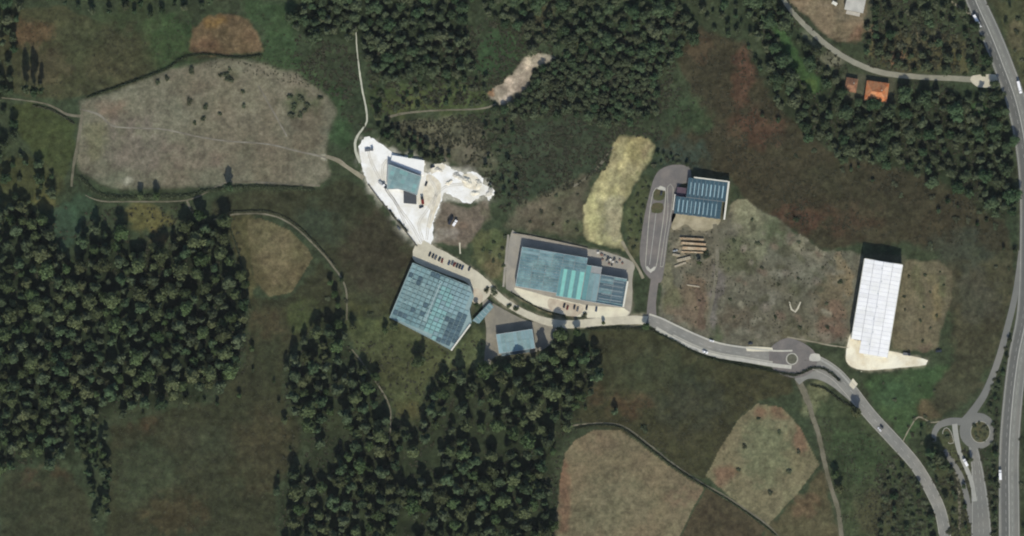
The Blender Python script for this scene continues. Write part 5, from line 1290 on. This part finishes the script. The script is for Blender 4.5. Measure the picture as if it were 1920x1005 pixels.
# past 300 of a kind the smallest of the large groups become one body
wv, wf, wm = [], [], []
wood_mats = [leaf_round, leaf_dark, leaf_spread, leaf_young, leaf_shrub, bark]
off = 0
for kind in sorted(COUNT):
    extra = COUNT[kind] - 300
    if extra <= 0: continue
    pool = sorted(BIG.get(kind, []), key=lambda e: e.scale[2])[:extra]
    for e in pool:
        c_, s_ = math.cos(e.rotation_euler[2]), math.sin(e.rotation_euler[2])
        sc = np.array(e.scale); lo = np.array(e.location)
        for ch in list(e.children):
            me = ch.data
            co = np.empty(len(me.vertices) * 3); me.vertices.foreach_get("co", co); co = co.reshape(-1, 3) * sc
            co = np.stack([co[:, 0] * c_ - co[:, 1] * s_, co[:, 0] * s_ + co[:, 1] * c_, co[:, 2]], 1) + lo
            mi = wood_mats.index(me.materials[0])
            wv.append(co)
            for p in me.polygons: wf.append([v + off for v in p.vertices]); wm.append(mi)
            off += len(co)
            bpy.data.objects.remove(ch)
        bpy.data.objects.remove(e)
if wv:
    wo = make_mesh("woodland", np.concatenate(wv), wf, None)
    for m_ in wood_mats: wo.data.materials.append(m_)
    wo.data.polygons.foreach_set("material_index", wm)
    tag(wo, "small crowns filling the gaps of the woods", "woodland", kind="stuff")
def hedge(label, pts, w, h, n_per=0.75, name="hedge"):
    """clipped or wild hedge: one leafy body along a line"""
    line = catmull(pts, 2.0)
    V, F = [], []
    for a, b in zip(line, line[1:]):
        L = math.hypot(b[0] - a[0], b[1] - a[1])
        for k in range(max(1, int(L * n_per * 14))):
            t = rng.random(); x = a[0] + (b[0] - a[0]) * t + rng.gauss(0, w * .3); y = a[1] + (b[1] - a[1]) * t + rng.gauss(0, w * .3)
            z = ground_z(x, y) + h * math.sqrt(rng.random()) * rng.uniform(.6, 1.0); s = rng.uniform(.18, .5)
            nx, ny, nz = rng.gauss(0, 1), rng.gauss(0, 1), rng.gauss(0.4, 1)
            l = math.sqrt(nx * nx + ny * ny + nz * nz) or 1; N = np.array((nx, ny, nz)) / l
            A1 = np.cross(N, (0.3, 0.7, 0.64)); A1 /= np.linalg.norm(A1) + 1e-6; B1 = np.cross(N, A1)
            c = np.array(W(x, y, z)); o = len(V)
            for q, r_ in ((-1, -.8), (1, -.7), (.9, .8), (-.8, .9)): V.append(tuple(c + A1 * s * q + B1 * s * r_))
            F.append((o, o + 1, o + 2, o + 3))
    e = empty(name, W(*line[0], ground_z(*line[0]))); tag(e, label, "hedge")
    f = make_mesh("foliage", V, F, leaf_shrub, e); f.matrix_parent_inverse = __import__("mathutils").Matrix.Translation(-e.location)
    return e
hedge("dark hedge along the lower side of the kerbed road", [(1228, 622), (1265, 640), (1310, 664), (1360, 678), (1420, 690), (1480, 702), (1500, 700), (1525, 690), (1550, 694), (1575, 714)], 5, 1.6)
hedge("dark hedge along the upper edge of the bottom beige field", [(1078, 804), (1120, 797), (1165, 802), (1215, 838), (1265, 876), (1325, 914)], 3.0, 1.6)
hedge("dark hedge along the upper edge of the five sided field", [(1325, 914), (1380, 948), (1436, 988), (1460, 1010)], 2.4, 1.3)
hedge("dark hedge along the upper edge of the pale bare plot", [(165, 182), (240, 156), (310, 130), (345, 108), (390, 102), (440, 108), (490, 104)], 4, 1.6)
hedge("dark hedge along the lower edge of the pale bare plot", [(150, 332), (180, 360), (215, 370), (280, 369), (345, 368), (390, 358), (440, 352), (520, 351), (590, 356)], 7, 2.2)
hedge("dark hedge beside the winding footpath", [(430, 398), (500, 397), (548, 416), (592, 456), (628, 498)], 2.4, 1.3)
hedge("hedge strip along the upper left edge of the white yard's bank", [(722, 240), (760, 262), (800, 285), (835, 305)], 6, 2.2)
hedge("upper dark clipped hedge on the left edge of the white yard", [(731, 394), (735, 402), (741, 409)], 3.0, 1.6)
hedge("lower dark clipped hedge on the left edge of the white yard", [(746, 413), (754, 422), (764, 434)], 3.4, 1.6)
hedge("dark hedge along the branch road below the small roundabout", [(1520, 722), (1545, 728), (1572, 748), (1596, 762)], 3.5, 1.4)
hedge("dark hedge on the left edge of the lower motorway", [(1870, 770), (1866, 800), (1864, 850)], 3, 1.6)
hedge("hedge below the lane and forecourt of the turquoise striped hall", [(1100, 618), (1140, 616), (1190, 616), (1228, 620)], 5, 1.8)
hedge("grass strip hedge between dusty lane and turquoise striped hall", [(958, 548), (985, 564), (1020, 582), (1060, 592)], 2.4, 0.7)
hedge("dark hedge along the left edge of the tan field", [(425, 412), (446, 470), (462, 540), (470, 580)], 3, 1.4)
hedge("dark hedge below the upper right track of the pasture", [(62, 198), (100, 208), (140, 232)], 3, 1.4)

# low scrub and tussocks that nobody could count, one body
sv, sf = [], []
def scrub(poly, n, h, smin, smax):
    xs = [p[0] for p in poly]; ys = [p[1] for p in poly]; c = 0
    for _ in range(n * 4):
        if c >= n: break
        x, y = rng.uniform(min(xs), max(xs)), rng.uniform(min(ys), max(ys))
        if not pip(poly, x, y) or blocked(x, y): continue
        i = int((y - gy[0]) / STEP); j = int((x - gx[0]) / STEP)
        if hue2[i, j] + hue[i, j] * .6 < rng.uniform(-.5, .5): continue
        c += 1
        gz = ground_z(x, y); X, Y, _z = W(x, y)
        for k in range(3):
            s = rng.uniform(smin, smax); a = rng.uniform(0, 6.28); t = rng.uniform(-.35, .5)
            px_, py_ = X + rng.gauss(0, s * .8), Y + rng.gauss(0, s * .8); z = gz + rng.uniform(.15, .55) * h
            ca, sa, ct, st = math.cos(a) * s, math.sin(a) * s, math.cos(t), math.sin(t)
            o = len(sv)
            for q, r_ in ((-1, -1), (1, -.9), (.9, 1), (-.9, .8)):
                sv.append((px_ + ca * q - sa * r_ * ct, py_ + sa * q + ca * r_ * ct, z + s * r_ * st))
            sf.append((o, o + 1, o + 2, o + 3))
scrub([(550, 60), (700, 100), (930, 30), (1290, 20), (1240, 260), (1080, 350), (940, 400), (900, 320), (700, 240), (650, 280), (632, 180), (550, 130)], 5200, 1.0, .35, .9)
scrub([(1290, 60), (1400, 70), (1440, 180), (1560, 285), (1890, 400), (1890, 470), (1690, 450), (1500, 430), (1370, 330), (1240, 285)], 2600, .7, .25, .6)
scrub([(1370, -10), (1480, 0), (1600, 140), (1880, 170), (1900, 440), (1540, 270)], 2200, 1.0, .35, .8)
scrub([(-20, 380), (450, 390), (470, 700), (200, 780), (120, 880), (-20, 900)], 1800, 1.0, .4, .8)
scrub([(540, 640), (1120, 640), (1040, 1030), (520, 1030)], 1800, 1.0, .4, .8)
scrub([(1620, -10), (1850, -10), (1870, 140), (1620, 130)], 1500, .9, .3, .7)
scrub([(1640, 850), (1870, 840), (1870, 1030), (1640, 1030)], 1200, .9, .3, .7)
scrub([(1130, 625), (1480, 710), (1320, 900), (1060, 790)], 900, .5, .2, .5)
scrub([(470, 560), (640, 540), (540, 740), (560, 860), (510, 1010), (200, 1010), (210, 790), (460, 680)], 1000, .5, .2, .5)
scrub([(10, 40), (540, 20), (650, 150), (660, 300), (610, 170), (330, 110), (100, 190), (10, 170)], 1200, .6, .2, .5)
scrub([(1240, 420), (1600, 470), (1590, 640), (1240, 600)], 500, .5, .2, .5)
scrub([(1500, 730), (1700, 860), (1740, 1010), (1590, 1010)], 900, .6, .2, .5)
o = make_mesh("scrub", sv, sf, foliage("tussock_leaves", (0.066, 0.072, 0.046), (0.078, 0.078, 0.052), 0.3))
tag(o, "low heather, bramble and grass tussocks spread over the rough ground", "scrub", kind="stuff")
print("TREES", COUNT, "scrub faces", len(sf))

for o_ in COL.objects:
    if o_.parent is None and "label" in o_ and len(o_["label"].split()) > 16: print("LONG", o_["label"])

# ------------------------------------------------------------------ the air between the ground and the high camera
hz_mat = bpy.data.materials.new("thin_air"); hz_mat.use_nodes = True
hn = hz_mat.node_tree; hn.nodes.clear()
ho = hn.nodes.new("ShaderNodeOutputMaterial"); hv = hn.nodes.new("ShaderNodeVolumePrincipled")
hv.inputs["Color"].default_value = (0.86, 0.92, 1.0, 1); hv.inputs["Density"].default_value = HAZE
hn.links.new(hv.outputs[0], ho.inputs["Volume"])
hx, hy, z0, z1 = 11500.0, 11500.0, -4.0, CAM_H + 40
hzo = make_mesh("haze", [(x, y, z) for z in (z0, z1) for x, y in ((-hx, -hy), (hx, -hy), (hx, hy), (-hx, hy))], [(3, 2, 1, 0), (4, 5, 6, 7), (0, 1, 5, 4), (1, 2, 6, 5), (2, 3, 7, 6), (3, 0, 4, 7)], hz_mat)
tag(hzo, "thin bluish air between the ground and the high viewpoint", kind="stuff")
